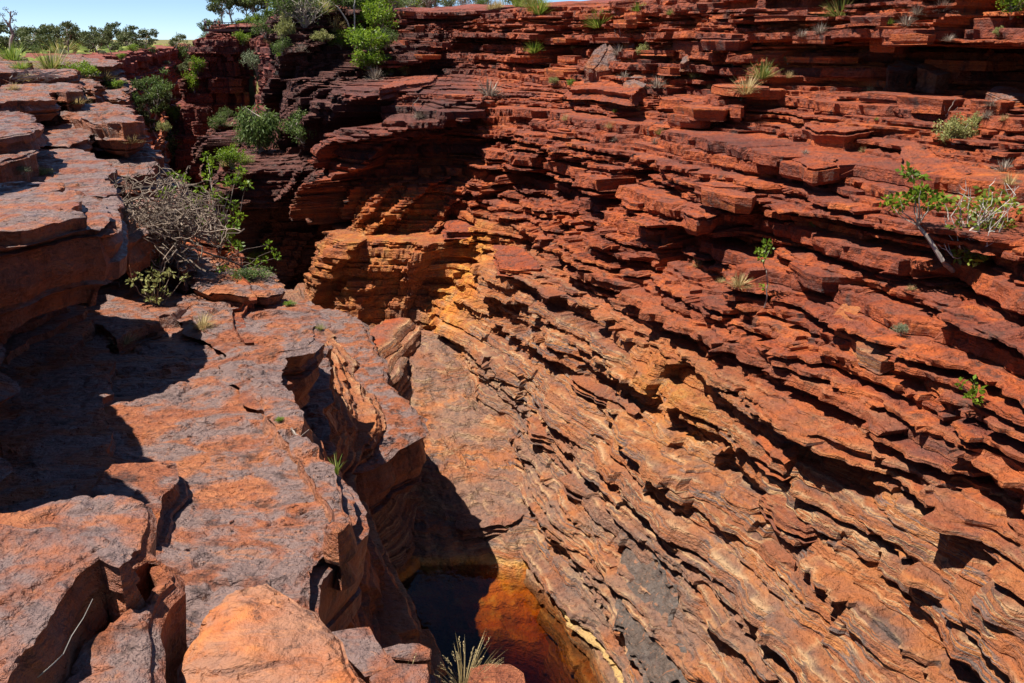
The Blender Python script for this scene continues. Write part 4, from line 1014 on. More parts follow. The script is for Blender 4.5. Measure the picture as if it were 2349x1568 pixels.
def tuft_mesh(name, rg, mat, n=130, spread=1.0, droop=0.5, w=0.012, tips=(0.0, 1.0)):
    """unit tuft: about 1 wide, 0.7 high"""
    s = Soup()
    for i in range(n):
        an = rg.random() * 2 * math.pi; r0 = 0.16 * math.sqrt(rg.random())
        lean = spread * rg.random() ** 0.75
        d = Vector((math.cos(an), math.sin(an), 0))
        L = rg.uniform(0.45, 0.75)
        up = Vector((0, 0, 1))
        p = d * r0; v = (d * lean + up * (1.15 - 0.75 * lean)).normalized()
        pts = [p.copy()]
        for k_ in range(3):
            p = p + v * L / 3; pts.append(p.copy()); v = (v + Vector((0, 0, -1)) * droop * 0.33 * lean + d * 0.1).normalized()
        sd = Vector((-d.y, d.x, 0.0))
        t_ = rg.uniform(*tips)
        s.tri_strip(pts, [w, w * 0.9, w * 0.6, 0], sd, t_)
    return s.mesh(name, mat)

def branchy(rg, h, w, nbr, lean=0.25, thick=0.03, curl=0.3):
    """limbs from a root: list of point lists inside an envelope of height h and half width w"""
    out = []
    for i in range(nbr):
        an = 2 * math.pi * (i + rg.random()) / nbr
        r = w * math.sqrt(rg.random()) * 0.95; hz = h * rg.uniform(0.45, 0.98) * (1 - 0.35 * (r / w) ** 2)
        e = Vector((math.cos(an) * r, math.sin(an) * r, hz))
        pts = [Vector((0, 0, 0))]
        for k_ in range(1, 6):
            f = k_ / 5
            p = Vector((e.x * f ** 1.3, e.y * f ** 1.3, e.z * f ** 0.85))
            p += Vector(tuple(rg.normal(0, 1, 3))) * curl * 0.10 * h * math.sin(f * math.pi)
            pts.append(p)
        out.append(pts)
    return out

def shrub_meshes(name, rg, leafm, barkm, h=1.0, w=0.5, nbr=12, leaves=24, ll=0.06, lw=0.02, clump=0.16, thick=0.02, hang=0.0, twigs=2):
    b = Soup(); f = Soup()
    for pts in branchy(rg, h, w, nbr):
        b.tube(pts, [thick * (1 - 0.15 * i) for i in range(6)], 4)
        ends = [pts[-1], pts[-2].lerp(pts[-1], 0.4), pts[3].lerp(pts[4], rg.random())]
        for tw in range(twigs):
            q = pts[rg.integers(2, 5)]; e = q + Vector(tuple(rg.normal(0, 0.14, 3))) * h + Vector((0, 0, 0.08 * h))
            b.tube([q, q.lerp(e, .5) + Vector(tuple(rg.normal(0, .01, 3))), e], [thick * .5, thick * .35, thick * .2], 3); ends.append(e)
        for e in ends:
            t0 = rg.random()
            for j in range(leaves):
                o = Vector(tuple(rg.normal(0, 1, 3))); o = o.normalized() * clump * rg.random() ** 0.45
                o.z *= 0.75
                d = (o.normalized() + Vector((0, 0, 0.25 - hang * 1.6)) + Vector(tuple(rg.normal(0, 0.5, 3)))).normalized()
                f.leaf(e + o - Vector((0, 0, hang * clump)), d, Vector(tuple(rg.normal(0, 1, 3))).normalized(), ll * rg.uniform(0.6, 1.25), lw, float(np.clip(t0 * 0.5 + 0.5 * rg.random() + 0.2 * o.z / clump, 0, 1)))
    return b.mesh(name + "_branches", barkm), f.mesh(name + "_foliage", leafm)

def gum_meshes(name, rg, leafm, barkm, h=1.0, w=0.42, nl=7, leaves=34, ll=0.05, lw=0.014, clump=0.105, tr=0.026):
    """open gum tree: bent pale trunk, spreading limbs, separate leaf pads with sky between"""
    b = Soup(); f = Soup()
    tp = [Vector((0, 0, 0))]
    dx, dy = rg.normal(0, 0.05, 2)
    for k_ in range(1, 6): tp.append(Vector((dx * k_ + rg.normal(0, .012), dy * k_ + rg.normal(0, .012), h * 0.62 * k_ / 5)))
    b.tube(tp, [tr * (1 - 0.12 * k_) for k_ in range(6)], 6)
    for i in range(nl):
        q = tp[rg.integers(2, 6)]; an = 2 * math.pi * (i + rg.random()) / nl
        r = w * rg.uniform(0.45, 1.0); e = Vector((q.x + math.cos(an) * r, q.y + math.sin(an) * r, min(h * 0.97, q.z + h * rg.uniform(0.14, 0.46))))
        m_ = q.lerp(e, 0.5) + Vector((0, 0, 0.05 * h)) + Vector(tuple(rg.normal(0, 0.03, 3)))
        b.tube([q, q.lerp(m_, .5) + Vector((0, 0, .02)), m_, e], [tr * .55, tr * .42, tr * .32, tr * .14], 4)
        for e2 in (e, m_.lerp(e, 0.55) + Vector(tuple(rg.normal(0, 0.07, 3))), e + Vector(tuple(rg.normal(0, 0.09, 3)))):
            b.tube([m_.lerp(e, .4), e2], [tr * .2, tr * .08], 3)
            t0 = rg.random()
            for j in range(leaves):
                o = Vector(tuple(rg.normal(0, 1, 3))); o = o.normalized() * clump * rg.random() ** 0.4; o.z *= 0.6
                d = (o.normalized() * 0.7 + Vector((0, 0, -0.5)) + Vector(tuple(rg.normal(0, 0.6, 3)))).normalized()
                f.leaf(e2 + o, d, Vector(tuple(rg.normal(0, 1, 3))).normalized(), ll * rg.uniform(.6, 1.3), lw, float(np.clip(0.5 * t0 + 0.5 * rg.random() + 0.25 * o.z / clump, 0, 1)))
    return b.mesh(name + "_trunk", barkm), f.mesh(name + "_crown", leafm)

rg = np.random.default_rng(7)
TUFT = {
    'spin': [tuft_mesh("spinifex_tuft", rg, L_SPIN, 190, 1.15, 0.35, 0.011) for _ in range(3)],
    'bright': [tuft_mesh("spinifex_tuft", rg, L_BRIGHT, 190, 1.1, 0.3, 0.011) for _ in range(3)],
    'straw': [tuft_mesh("spinifex_tuft", rg, L_STRAW, 150, 1.05, 0.5, 0.011) for _ in range(3)],
    'dry': [tuft_mesh("spinifex_tuft", rg, L_DRY, 170, 1.25, 0.7, 0.012) for _ in range(3)],
}
SHRUB = {
    'lime': [shrub_meshes("shrub", rg, L_LIME, B_GREY, 1, .55, 14, 26, .075, .024, .17) for _ in range(3)],
    'green': [shrub_meshes("shrub", rg, L_GREEN, B_GREY, 1, .55, 14, 28, .06, .02, .17) for _ in range(3)],
    'grey': [shrub_meshes("shrub", rg, L_GREY, B_GREY, 1, .55, 14, 28, .055, .02, .16) for _ in range(2)],
    'pale': [shrub_meshes("shrub", rg, L_PALE, B_GREY, .8, .6, 16, 30, .06, .024, .15) for _ in range(2)],
    'twiggy': [shrub_meshes("shrub", rg, L_OLIVE, B_GREY, 1, .6, 26, 4, .05, .015, .12, .012, 0, 5) for _ in range(2)],
    'weep': [shrub_meshes("shrub", rg, L_GREEN, B_GREY, 1.2, .42, 18, 34, .09, .014, .15, .016, 0.8) for _ in range(1)],
}
GUM = [gum_meshes("gum_tree", rg, L_OLIVE, B_WHITE if i % 2 else B_GREY, 1, rg.uniform(.36, .55), int(rg.integers(8, 12)), 44, .075, .024, .12) for i in range(6)]
BIGGUM = [gum_meshes("gum_tree", rg, L_OLIVE if i else L_GREEN, B_WHITE, 1, rg.uniform(.42, .55), 12, 70, .05, .015, .11, .024) for i in range(3)]
n_pl = [0]
def scale_at(p): return (p.length / FPX)
def tuft(kind, px, py, wpx, label, group=None, hs=1.0, p=None):
    if p is None:
        h = hit(px, py)
        if h is None: return
        p = h[0]
    s = wpx * scale_at(p) * 1.05
    n_pl[0] += 1; me = TUFT[kind][n_pl[0] % 3]
    o = obj("spinifex_tuft", me, None, label=label, cat="grass tuft", group=group)
    o.location = p - Vector((0, 0, 0.06 * s)); o.scale = (s, s, s * hs); o.rotation_euler = (rg.uniform(-.12, .12), rg.uniform(-.12, .12), rg.random() * 6.28)
    return o
def two(name, cat, meshes, parts, p, s, label, group=None, hs=1.0, rz=None, tilt=(0, 0)):
    r = obj(name, None, None, label=label, cat=cat, group=group)
    r.location = p; r.scale = (s, s, s * hs); r.rotation_euler = (tilt[0], tilt[1], rg.random() * 6.28 if rz is None else rz)
    for me, n in zip(meshes, parts): obj(n, me, None, r)
    return r
def shrub(kind, px, py, wpx, label, group=None, hs=1.0, p=None, var=None, tilt=(0, 0)):
    if p is None:
        h = hit(px, py)
        if h is None: return
        p = h[0]
    n_pl[0] += 1; v = SHRUB[kind]; me = v[(n_pl[0] if var is None else var) % len(v)]
    s = wpx * scale_at(p) / 1.05
    return two("shrub", "shrub", me, ("branches", "foliage"), p - Vector((0, 0, 0.04 * s)), s, label, group, hs, None, tilt)
def gum(px, py, hpx, label, group=None, p=None, big=False, ws=1.0):
    if p is None:
        h = hit(px, py)
        if h is None: return
        p = h[0]
    n_pl[0] += 1; v = BIGGUM if big else GUM
    s = hpx * scale_at(p)
    r = two("gum_tree", "tree", v[n_pl[0] % len(v)], ("trunk", "crown"), p - Vector((0, 0, 0.02 * s)), s, label, group)
    r.scale = (s * ws, s * ws, s)
    return r

# --- tufts on the far wall, each told by its place
GT = "spinifex tufts on the far wall"
for a_ in [
    ('bright', 1237, 30, 62, "bright green tuft at the rim right of the leafy gully"), ('bright', 1374, 60, 62, "largest lime green tuft hanging from the top cliff above the split slab"),
    ('bright', 1465, 26, 36, "small green tuft at the rim right of the largest lime tuft"), ('spin', 1536, 34, 22, "tiny green tuft on the top cliff face"),
    ('bright', 1226, 120, 44, "round lime green tuft on the ledge left of the square block"), ('spin', 1719, 60, 34, "green and straw tuft hanging on the top cliff right of centre"),
    ('dry', 1122, 218, 66, "large grey dry tuft with green top at the brow of the dark cliff"), ('straw', 1313, 114, 20, "small straw tuft left of the square block"),
    ('dry', 1418, 126, 34, "dry grey tuft behind the split pale slab"), ('dry', 1508, 200, 46, "dry grey spinifex right of the flat six-sided slab"),
    ('dry', 1431, 178, 24, "small grey tuft left of the flat six-sided slab"), ('dry', 1553, 180, 26, "small grey tuft right of the tilted orange slab"),
    ('straw', 1629, 204, 20, "small straw tuft below the grey rounded tuft"), ('dry', 1682, 152, 52, "grey rounded tuft with tall stalks on the upper ledge"),
    ('spin', 1748, 178, 66, "upper green half of the long green and straw clump"), ('straw', 1712, 212, 62, "lower straw half of the long green and straw clump"),
    ('straw', 1297, 276, 26, "straw tuft on the ledge below the dry grey clump"), ('straw', 1400, 293, 28, "straw tuft with one green blade right of centre"),
    ('dry', 1410, 322, 22, "small dry tuft just below the straw tuft with a green blade"), ('spin', 1515, 308, 26, "small green and straw tuft beside a grey one in mid wall"),
    ('dry', 1503, 328, 24, "small grey tuft under the small green and straw one"), ('straw', 1465, 253, 18, "tiny straw tuft in the broken beds above mid wall"),
    ('bright', 1411, 258, 14, "tiny lime tuft in the broken beds above mid wall"), ('spin', 1931, 36, 78, "broad green and straw tuft on the rim above the shaded overhang"),
    ('dry', 2161, 24, 44, "grey tuft on the rim right of the overhang"), ('dry', 2103, 33, 36, "grey tuft on the rim above the middle of the overhang"),
    ('dry', 1880, 76, 34, "grey tuft on the cliff left of the overhang"), ('dry', 1839, 84, 28, "smaller grey tuft on the cliff left of the overhang"),
    ('dry', 2079, 58, 40, "grey tuft on the cliff face above the overhang"), ('bright', 2038, 56, 20, "tiny green tuft on the cliff face above the overhang"),
    ('dry', 2176, 94, 26, "grey tuft on the roof beds of the overhang"), ('straw', 1809, 178, 24, "straw tuft on the ledge right of the long green clump"),
    ('straw', 1994, 210, 24, "straw tuft on the beds under the overhang"), ('dry', 2273, 242, 30, "dry tuft under the broad flat red slab"),
    ('dry', 2264, 268, 24, "lower dry tuft under the broad flat red slab"), ('straw', 2303, 276, 22, "straw tuft near the right edge under the flat red slab"),
    ('dry', 2303, 392, 42, "silver grey tuft above the white-twigged bush"), ('straw', 2314, 424, 40, "straw and grey tuft just above the white-twigged bush"),
    ('straw', 1980, 350, 20, "small straw tuft in mid wall right of centre"), ('dry', 1847, 352, 18, "tiny grey tuft on a ledge in mid wall"),
    ('straw', 1694, 656, 52, "bright straw tuft beside the thin young tree"), ('straw', 1601, 612, 34, "flat straw tuft left of the bright straw one"),
    ('straw', 1653, 648, 22, "tiny straw tuft between two larger straw tufts"), ('straw', 2089, 665, 20, "pale dry tuft below the leaning fig tree"),
    ('bright', 2011, 276, 12, "single lime sprout on a red ledge"), ('straw', 1161, 1207, 14, "tiny straw tuft on the worn rock above the pool")]:
    k_, x_, y_, w_, lb = a_
    tuft(k_, x_, y_, w_, lb, GT)
# --- pale and green shrubs on the far wall
GSW = "low shrubs on the far wall"
for k_, x_, y_, w_, lb in [
    ('pale', 1479, 130, 40, "pale flowering bush behind the split slab"), ('pale', 1450, 140, 26, "smaller pale flowering bush right of the split slab"),
    ('pale', 1592, 182, 32, "pale yellow bush right of the tilted orange slab"), ('pale', 1271, 194, 22, "pale yellow sprig at the left of the upper ledge"),
    ('lime', 1309, 199, 18, "bright green sprig below the upper ledge"), ('pale', 1806, 148, 22, "pale sprig left of the shaded overhang"),
    ('pale', 2292, 82, 24, "pale sprig among dead twigs right of the overhang"), ('lime', 2318, 42, 74, "bright green bush at the rim in the upper right corner"),
    ('pale', 2240, 286, 34, "pale green sprig above the round pale shrub"), ('pale', 2186, 332, 72, "round pale yellow shrub above the leaning fig tree"),
    ('lime', 1868, 522, 20, "small bright green sprig in the middle of the wall"), ('grey', 2066, 772, 34, "grey-green rosette beside the striped slab"),
    ('lime', 2174, 486, 14, "tiny sprig beside the leaning fig tree"), ('green', 1700, 232, 14, "tiny sprig under the long clump")]:
    shrub(k_, x_, y_, w_, lb, GSW)

# --- gully and dark cliff left of the wall
GG = "bushes in the cliff and gully left of the wall"
for k_, x_, y_, w_, hs, lb in [
    ('pale', 897, 172, 84, 0.75, "rounded pale yellow bush on the prow of the cliff"), ('lime', 850, 128, 92, 0.9, "tall bright green bush in the gully left of the pale rounded one"),
    ('lime', 868, 80, 76, 1.0, "bright green bush higher up the gully"), ('lime', 782, 112, 52, .8, "separate bright green bush left of the gully"),
    ('lime', 858, 34, 84, .9, "topmost bright green bush of the gully"), ('green', 812, 36, 70, .9, "mid green bush at the rim left of the gully"),
    ('twiggy', 700, 62, 110, .9, "grey leafless bush on the rim"), ('green', 655, 50, 80, .9, "green bush on the rim left of the grey leafless one"),
    ('pale', 655, 92, 44, 1.6, "yellow-green creeper bush below the rim"), ('grey', 590, 172, 58, 1.0, "grey-green bush on the face of the dark cliff"),
    ('weep', 597, 350, 112, 1.15, "tall weeping green tree-bush on the cliff bench"), ('green', 698, 335, 78, 1.0, "round green bush on the cliff bench right of the weeping one"),
    ('lime', 532, 388, 56, 1.0, "yellow-green bush below the weeping one"), ('green', 570, 340, 56, .9, "low green bush at the foot of the weeping one"),
    ('green', 418, 158, 44, 1.5, "grey-green bush on the left edge of the lookout cliff"), ('lime', 446, 214, 36, 1.5, "bright green bush half way down the lookout cliff"),
    ('green', 398, 372, 74, 1.0, "large rounded green bush at the mouth of the far gorge"), ('grey', 385, 248, 26, 1.5, "grey-green bush in the shaded gorge mouth"),
    ('lime', 404, 282, 36, 1.1, "green bush on the ledge above the large rounded one"), ('pale', 377, 305, 26, 1.2, "yellowish bush left of the ledge bush"),
    ('lime', 640, 26, 84, .9, "bright green bush at the rim left of the spinifex dome"), ('green', 684, 22, 80, .8, "mid green bush at the rim just left of the dome"), ('lime', 724, 14, 70, .8, "bright green bush behind the spinifex dome"), ('lime', 776, 22, 76, .9, "bright green bush right of the spinifex dome"), ('green', 836, 12, 84, .9, "topmost mid green bush of the gully cut by the photo's top edge"),
    ('lime', 900, 14, 70, .7, "bright green bush at the rim on the right lip of the gully"), ('lime', 845, 160, 70, .8, "lowest bright green bush in the gully"), ('green', 885, 112, 50, .9, "mid green bush on the right side of the gully"), ('lime', 832, 74, 60, .9, "bright green bush in the left side of the gully"), ('green', 610, 86, 54, .9, "mid green bush below the rim near the lookout"), ('lime', 556, 104, 34, .9, "small bright bush at the head of the lookout cliff"),
    ('green', 648, 124, 44, .9, "mid green bush half way down the mid cliff"), ('lime', 655, 150, 34, 1.4, "narrow bright green bush on the mid cliff"), ('pale', 740, 96, 50, .7, "pale yellow bush on the mid cliff shelf"), ('lime', 455, 170, 30, 1.3, "bright green bush on the upper lookout cliff"), ('green', 505, 300, 40, 1.0, "mid green bush below the lookout cliff"),
    ('green', 518, 278, 30, 1, "small green bush on the lookout cliff's foot"), ('pale', 560, 378, 40, .8, "straw-coloured bush on the bench edge")]:
    shrub(k_, x_, y_, w_, lb, GG, hs)
for k_, x_, y_, w_, lb in [('spin', 740, 30, 52, "spinifex dome on a red knob at the rim"), ('straw', 765, 70, 50, "straw tuft hanging under the spinifex dome"), ('spin', 955, 8, 44, "spinifex at the rim right of the gully"),
    ('straw', 520, 380, 34, "straw tuft on the cliff bench left end"), ('spin', 556, 400, 26, "green tuft on the cliff bench edge"), ('straw', 1030, 10, 30, "straw tuft on the rim right of the gully"),
    ('bright', 1078, 10, 40, "green tuft on the rim above the dark cliff"), ('dry', 690, 118, 30, "dry tuft on the mid cliff"), ('straw', 620, 100, 28, "straw tuft near the lookout cliff top"), ('dry', 860, 180, 40, "dry tuft left of the pale rounded bush"),
    ('dry', 962, 270, 30, "grey twiggy tuft in the dark cliff"), ('straw', 930, 172, 30, "straw tuft right of the pale rounded bush")]:
    tuft(k_, x_, y_, w_, lb, GG)

# --- left bank
GL = "spinifex clumps on the left ledges"
for k_, x_, y_, w_, hs, lb in [
    ('spin', 118, 158, 88, .85, "large green spinifex hummock in the middle of the left ledges"), ('bright', 28, 138, 62, .9, "bright green spinifex hummock at the left edge"),
    ('bright', 48, 158, 44, .7, "small green hummock under the bright one at the left edge"), ('spin', 138, 122, 70, .8, "green and straw hummock behind the large one"),
    ('straw', 240, 182, 40, .9, "straw spinifex beside the green shrub on the ledges"), ('straw', 178, 236, 46, .6, "low straw tuft on the jutting slab"),
    ('straw', 302, 326, 40, .7, "straw tuft above the dark slab"), ('straw', 464, 752, 56, 1.0, "pale straw tuft on the sunlit pavement"),
    ('straw', 286, 786, 52, .7, "straw tuft under the lip of the curved slab"), ('spin', 735, 756, 22, 1.2, "small tuft at the edge of the low shelf"),
    ('straw', 30, 205, 30, .8, "dry tuft among fallen sticks at left"), ('straw', 60, 182, 40, .5, "yellow tuft under the fallen sticks"),
    ('spin', 8, 88, 30, .7, "small hummock on the top ledge at the left edge")]:
    tuft(k_, x_, y_, w_, lb, GL, hs)
GLS = "low shrubs on the left bank"
for k_, x_, y_, w_, hs, lb in [
    ('lime', 190, 180, 56, .8, "bright green shrub on the left ledges"), ('lime', 268, 204, 40, .5, "green sprig growing from a ledge edge"),
    ('pale', 96, 402, 44, .5, "small yellow-leaved plant on the shaded slab"), ('grey', 50, 400, 34, .6, "small grey-green plant on the shaded slab"),
    ('lime', 642, 968, 20, .6, "tiny green seedling on the pavement rim"), ('lime', 665, 702, 26, .5, "tiny green sprig at the far end of the pavement"),
    ('green', 575, 640, 90, .35, "trailing green branch across the far end of the pavement"), ('lime', 600, 600, 60, .5, "green sprig reaching over the gorge")]:
    shrub(k_, x_, y_, w_, lb, GLS, hs)

# --- single trees and bushes built one by one
def wiggle(rg, pts, n, amp):
    """resample a polyline with small bends"""
    out = []
    for i in range(len(pts) - 1):
        for j in range(n):
            p = pts[i].lerp(pts[i + 1], j / n)
            if i or j: p = p + Vector(tuple(rg.normal(0, amp, 3)))
            out.append(p)
    out.append(pts[-1]); return out
rg = np.random.default_rng(19)
def frame(px, py):
    """foot point with local right / up / towards-camera axes and metres per pixel there"""
    h = hit(px, py); p = h[0]
    k_ = scale_at(p) * 1.0
    rt = Vector((1, 0, 0)); bk = Vector((-p.x, -p.y, 0)).normalized(); rt = bk.cross(Vector((0, 0, 1))) * -1
    return p, rt, Vector((0, 0, 1)), bk, k_
def pix(fr_, px, py, out=0.0):
    """a point beside the foot: offset of (px, py) from the foot pixel in the upright plane through it, pulled out towards the viewer by `out` metres"""
    p, rt, up, bk, k_, fx, fy = fr_
    cy = math.cos(PITCH)
    return p + rt * ((px - fx) * k_) + up * ((fy - py) * k_ / cy) + bk * out
def limb(s, rg, pts, r0, r1, n=3, amp=0.012, k=5):
    q = wiggle(rg, pts, n, amp); m_ = len(q)
    s.tube(q, [r0 + (r1 - r0) * i / (m_ - 1) for i in range(m_)], k); return q
def leafball(f, rg, c, R_, n, ll, lw, hang=0.2, flat=0.8):
    t0 = rg.random()
    for j in range(n):
        o = Vector(tuple(rg.normal(0, 1, 3))).normalized() * R_ * rg.random() ** 0.45; o.z *= flat
        d = (o.normalized() + Vector((0, 0, 0.3 - hang)) + Vector(tuple(rg.normal(0, 0.5, 3)))).normalized()
        f.leaf(c + o, d, Vector(tuple(rg.normal(0, 1, 3))).normalized(), ll * rg.uniform(.6, 1.25), lw, float(np.clip(.45 * t0 + .55 * rg.random(), 0, 1)))
def thing(name, label, cat, p, group=None):
    r = obj(name, None, None, label=label, cat=cat, group=group); r.location = p; return r
def child(root, name, soup, mat):
    me = soup.mesh(name, mat); o = obj(name, me, None, root); 
    co = np.empty(len(me.vertices) * 3, np.float32); me.vertices.foreach_get("co", co); co = co.reshape(-1, 3) - np.array(root.location, np.float32)
    me.vertices.foreach_set("co", co.ravel()); return o

def leaning_fig():
    fx, fy = 2186, 622
    fr_ = frame(fx, fy) + (fx, fy); p = fr_[0]; k_ = fr_[4]
    b = Soup(); f = Soup()
    P_ = lambda x, y, o=0.6: pix(fr_, x, y, o)
    limb(b, rg, [p, P_(2164, 590), P_(2128, 545), P_(2112, 530)], .045, .028, 3, .006, 6)
    for tx, ty in ((2096, 478), (2070, 480), (2104, 452), (2125, 480), (2060, 500), (2085, 440), (2140, 490), (2110, 500)):
        limb(b, rg, [P_(2112, 530), P_((2112 + tx) / 2 + rg.normal(0, 5), (530 + ty) / 2, 0.6 + rg.normal(0, .1)), P_(tx, ty, 0.6 + rg.normal(0, .18))], .016, .005, 3, .01, 4)
    for cx, cy, n in ((2096, 478, 40), (2075, 482, 34), (2058, 490, 22), (2120, 472, 36), (2138, 480, 34), (2105, 462, 26), (2088, 440, 26), (2078, 432, 18), (2104, 436, 10), (2125, 490, 24), (2150, 478, 18), (2048, 486, 10), (2065, 500, 12)):
        leafball(f, rg, P_(cx, cy, 0.6 + rg.normal(0, .12)), 14 * k_, int(n * 1.3), 12 * k_, 3.8 * k_)
    r = thing("fig_tree", "leaning young fig with bare dark stem and clustered green leaves, left of the white-twigged bush", "tree", p)
    child(r, "trunk", b, B_GREY); child(r, "crown", f, L_LIME)
leaning_fig()
def twig_bush():
    fx, fy = 2228, 588
    fr_ = frame(fx, fy) + (fx, fy); p = fr_[0]; k_ = fr_[4]
    b = Soup(); f = Soup(); P_ = lambda x, y, o=0.7: pix(fr_, x, y, o)
    for i in range(34):
        tx = rg.uniform(2160, 2285); top = 412 + 0.012 * (tx - 2240) ** 2 * .35 + rg.uniform(0, 90)
        ty = top if tx > 2195 else rg.uniform(470, 560)
        o_ = rg.normal(.7, .28)
        m_ = P_((fx + tx) / 2 + rg.normal(0, 12), (fy + ty) / 2 + rg.normal(0, 6), o_)
        q = limb(b, rg, [p, m_, P_(tx, ty, o_)], .016, .004, 4, .018, 4)
        for j in range(3):
            a = q[rg.integers(4, len(q))]; limb(b, rg, [a, a + Vector(tuple(rg.normal(0, .10, 3))) + Vector((0, 0, .08))], .006, .003, 2, .01, 3)
    for i in range(70):
        x = rg.normal(2238, 26); y = rg.uniform(455, 575)
        leafball(f, rg, P_(x, y, rg.normal(.7, .25)), 10 * k_, 10, 13 * k_, 3.4 * k_, .5)
    r = thing("shrub", "large bush with many bare white twigs and yellow-green leaves at the right", "shrub", p)
    child(r, "branches", b, B_WHITE); child(r, "foliage", f, leaf_mat("yellow_green_leaf", [(0, (.07, .11, .02)), (.5, (.19, .25, .03)), (1, (.36, .36, .05))], .45, .45))
twig_bush()
def thin_tree():
    fx, fy = 1753, 706
    fr_ = frame(fx, fy) + (fx, fy); p = fr_[0]; k_ = fr_[4]
    b = Soup(); f = Soup(); P_ = lambda x, y, o=0.1: pix(fr_, x, y, o)
    limb(b, rg, [p, P_(1756, 665), P_(1752, 630), P_(1742, 612)], .016, .008, 3, .006)
    for tx, ty in ((1745, 572), (1732, 590), (1752, 580), (1736, 600)): limb(b, rg, [P_(1742, 612), P_(tx, ty, .1 + rg.normal(0, .06))], .008, .003, 3, .01, 4)
    for cx, cy, n in ((1745, 572, 22), (1733, 588, 22), (1752, 580, 14), (1740, 596, 18), (1750, 660, 14)): leafball(f, rg, P_(cx, cy, .1 + rg.normal(0, .06)), 9 * k_, int(n * 1.3), 9 * k_, 3 * k_)
    r = thing("sapling", "thin young tree with small green top beside the bright straw tuft", "tree", p)
    child(r, "trunk", b, B_GREY); child(r, "crown", f, L_LIME)
    fx, fy = 2232, 916
    fr_ = frame(fx, fy) + (fx, fy); p = fr_[0]; k_ = fr_[4]; b = Soup(); f = Soup()
    for cx, cy, n in ((2230, 900, 16), (2236, 885, 16), (2238, 905, 12), (2205, 880, 8), (2228, 875, 8), (2198, 876, 5)):
        e = pix(fr_, cx, cy, .2); limb(b, rg, [p, e], .01, .005, 3, .01, 4); leafball(f, rg, e, 9 * k_, n, 13 * k_, 4 * k_)
    r = thing("seedling", "yellow-green broad-leaved seedling low on the right of the wall", "plant", p)
    child(r, "stems", b, B_GREY); child(r, "foliage", f, L_PALE if False else L_LIME)
thin_tree()
def dead_bush():
    fx, fy = 350, 612
    fr_ = frame(fx, fy) + (fx, fy); p = fr_[0]; k_ = fr_[4]
    b = Soup(); tw = Soup(); P_ = lambda x, y, o=0.3: pix(fr_, x, y, o)
    stems = [limb(b, rg, [p, P_(340, 560), P_(320, 520)], .04, .022, 3, .02), limb(b, rg, [p, P_(365, 550), P_(400, 500)], .035, .02, 3, .02), limb(b, rg, [p, P_(385, 560), P_(450, 530)], .03, .016, 3, .02)]
    for i in range(430):
        s0 = stems[rg.integers(0, 3)]; a = s0[rg.integers(3, len(s0))]
        x = rg.normal(375, 56); y = rg.normal(520, 42); x = min(max(x, 272), 482); y = min(max(y, 438), 620)
        if y < 470 and x > 440: y += 40
        o_ = rg.normal(.3, .55)
        e = P_(x, y, o_); an = rg.random() * 6.28; L = rg.uniform(.3, .75)
        d = Vector((math.cos(an), rg.normal(0, .5), math.sin(an) * .75)).normalized(); c = Vector(tuple(rg.normal(0, 1, 3))) * .28 * L
        q = [e - d * L * .5, e - d * L * .2 + c * .7, e + d * L * .2 + c * .7, e + d * L * .5]
        rr = rg.uniform(.008, .018)
        limb(tw, rg, q, rr, rr * .45, 3, .014, 3)
        if i % 3 == 0: limb(tw, rg, [a, a.lerp(e, .5) + Vector((0, 0, .1)), e], .013, .006, 3, .02, 3)
    for i in range(60):
        x = rg.uniform(280, 360); y = rg.uniform(560, 618); o_ = rg.normal(.3, .3); e = P_(x, y, o_)
        limb(tw, rg, [e, e + Vector((rg.normal(0, .12), rg.normal(0, .1), -.25 * rg.random()))], .007, .004, 2, .012, 3)
    r = thing("dead_bush", "tangled dead grey-brown bush on the left bank beside the leafy branch", "bush", p)
    child(r, "trunk", b, B_DARK); child(r, "twigs", tw, B_DEAD)
    # the leafy branch behind it
    fx, fy = 500, 570
    fr_ = frame(fx, fy) + (fx, fy); p = fr_[0]; k_ = fr_[4]; b = Soup(); f = Soup()
    P_ = lambda x, y, o=0.3: pix(fr_, x, y, o)
    ends = [(425, 440), (410, 448), (450, 430), (432, 415), (468, 462), (458, 470), (470, 495), (490, 488), (440, 478), (505, 455), (520, 465), (498, 420), (505, 400), (545, 425), (560, 415), (530, 432), (570, 440), (520, 495), (540, 480), (550, 498), (535, 510), (525, 525), (480, 440), (500, 390), (530, 560), (545, 575), (515, 550)]
    for x, y in ends:
        e = P_(x, y, rg.normal(.3, .3))
        limb(b, rg, [p, P_((x + fx) / 2 + rg.normal(0, 8), (y + fy) / 2 + 10, .3), e], .014, .004, 3, .02, 4)
        leafball(f, rg, e, 11 * k_, 30, 9 * k_, 3.0 * k_)
    r = thing("shrub", "spreading bright green leafy shrub rising behind the dead bush", "shrub", p)
    child(r, "branches", b, B_GREY); child(r, "foliage", f, L_LIME)
    # bent dark branch over the pavement with sparse leaves
    fx, fy = 400, 610
    fr_ = frame(fx, fy) + (fx, fy); p = fr_[0]; k_ = fr_[4]; b = Soup(); f = Soup(); P_ = lambda x, y, o=0.4: pix(fr_, x, y, o)
    main = limb(b, rg, [p, P_(405, 560), P_(440, 565), P_(500, 595), P_(550, 622), P_(585, 640)], .028, .008, 3, .012)
    for x, y in ((520, 630), (535, 645), (552, 655), (565, 640), (585, 655), (560, 612), (575, 600), (600, 585), (590, 570), (610, 600), (500, 620), (490, 612)):
        a = main[rg.integers(8, len(main))]; e = P_(x, y, rg.normal(.4, .15)); limb(b, rg, [a, a.lerp(e, .5) + Vector((0, 0, .03)), e], .008, .003, 2, .012, 3)
        leafball(f, rg, e, 9 * k_, 15, 8 * k_, 2.8 * k_)
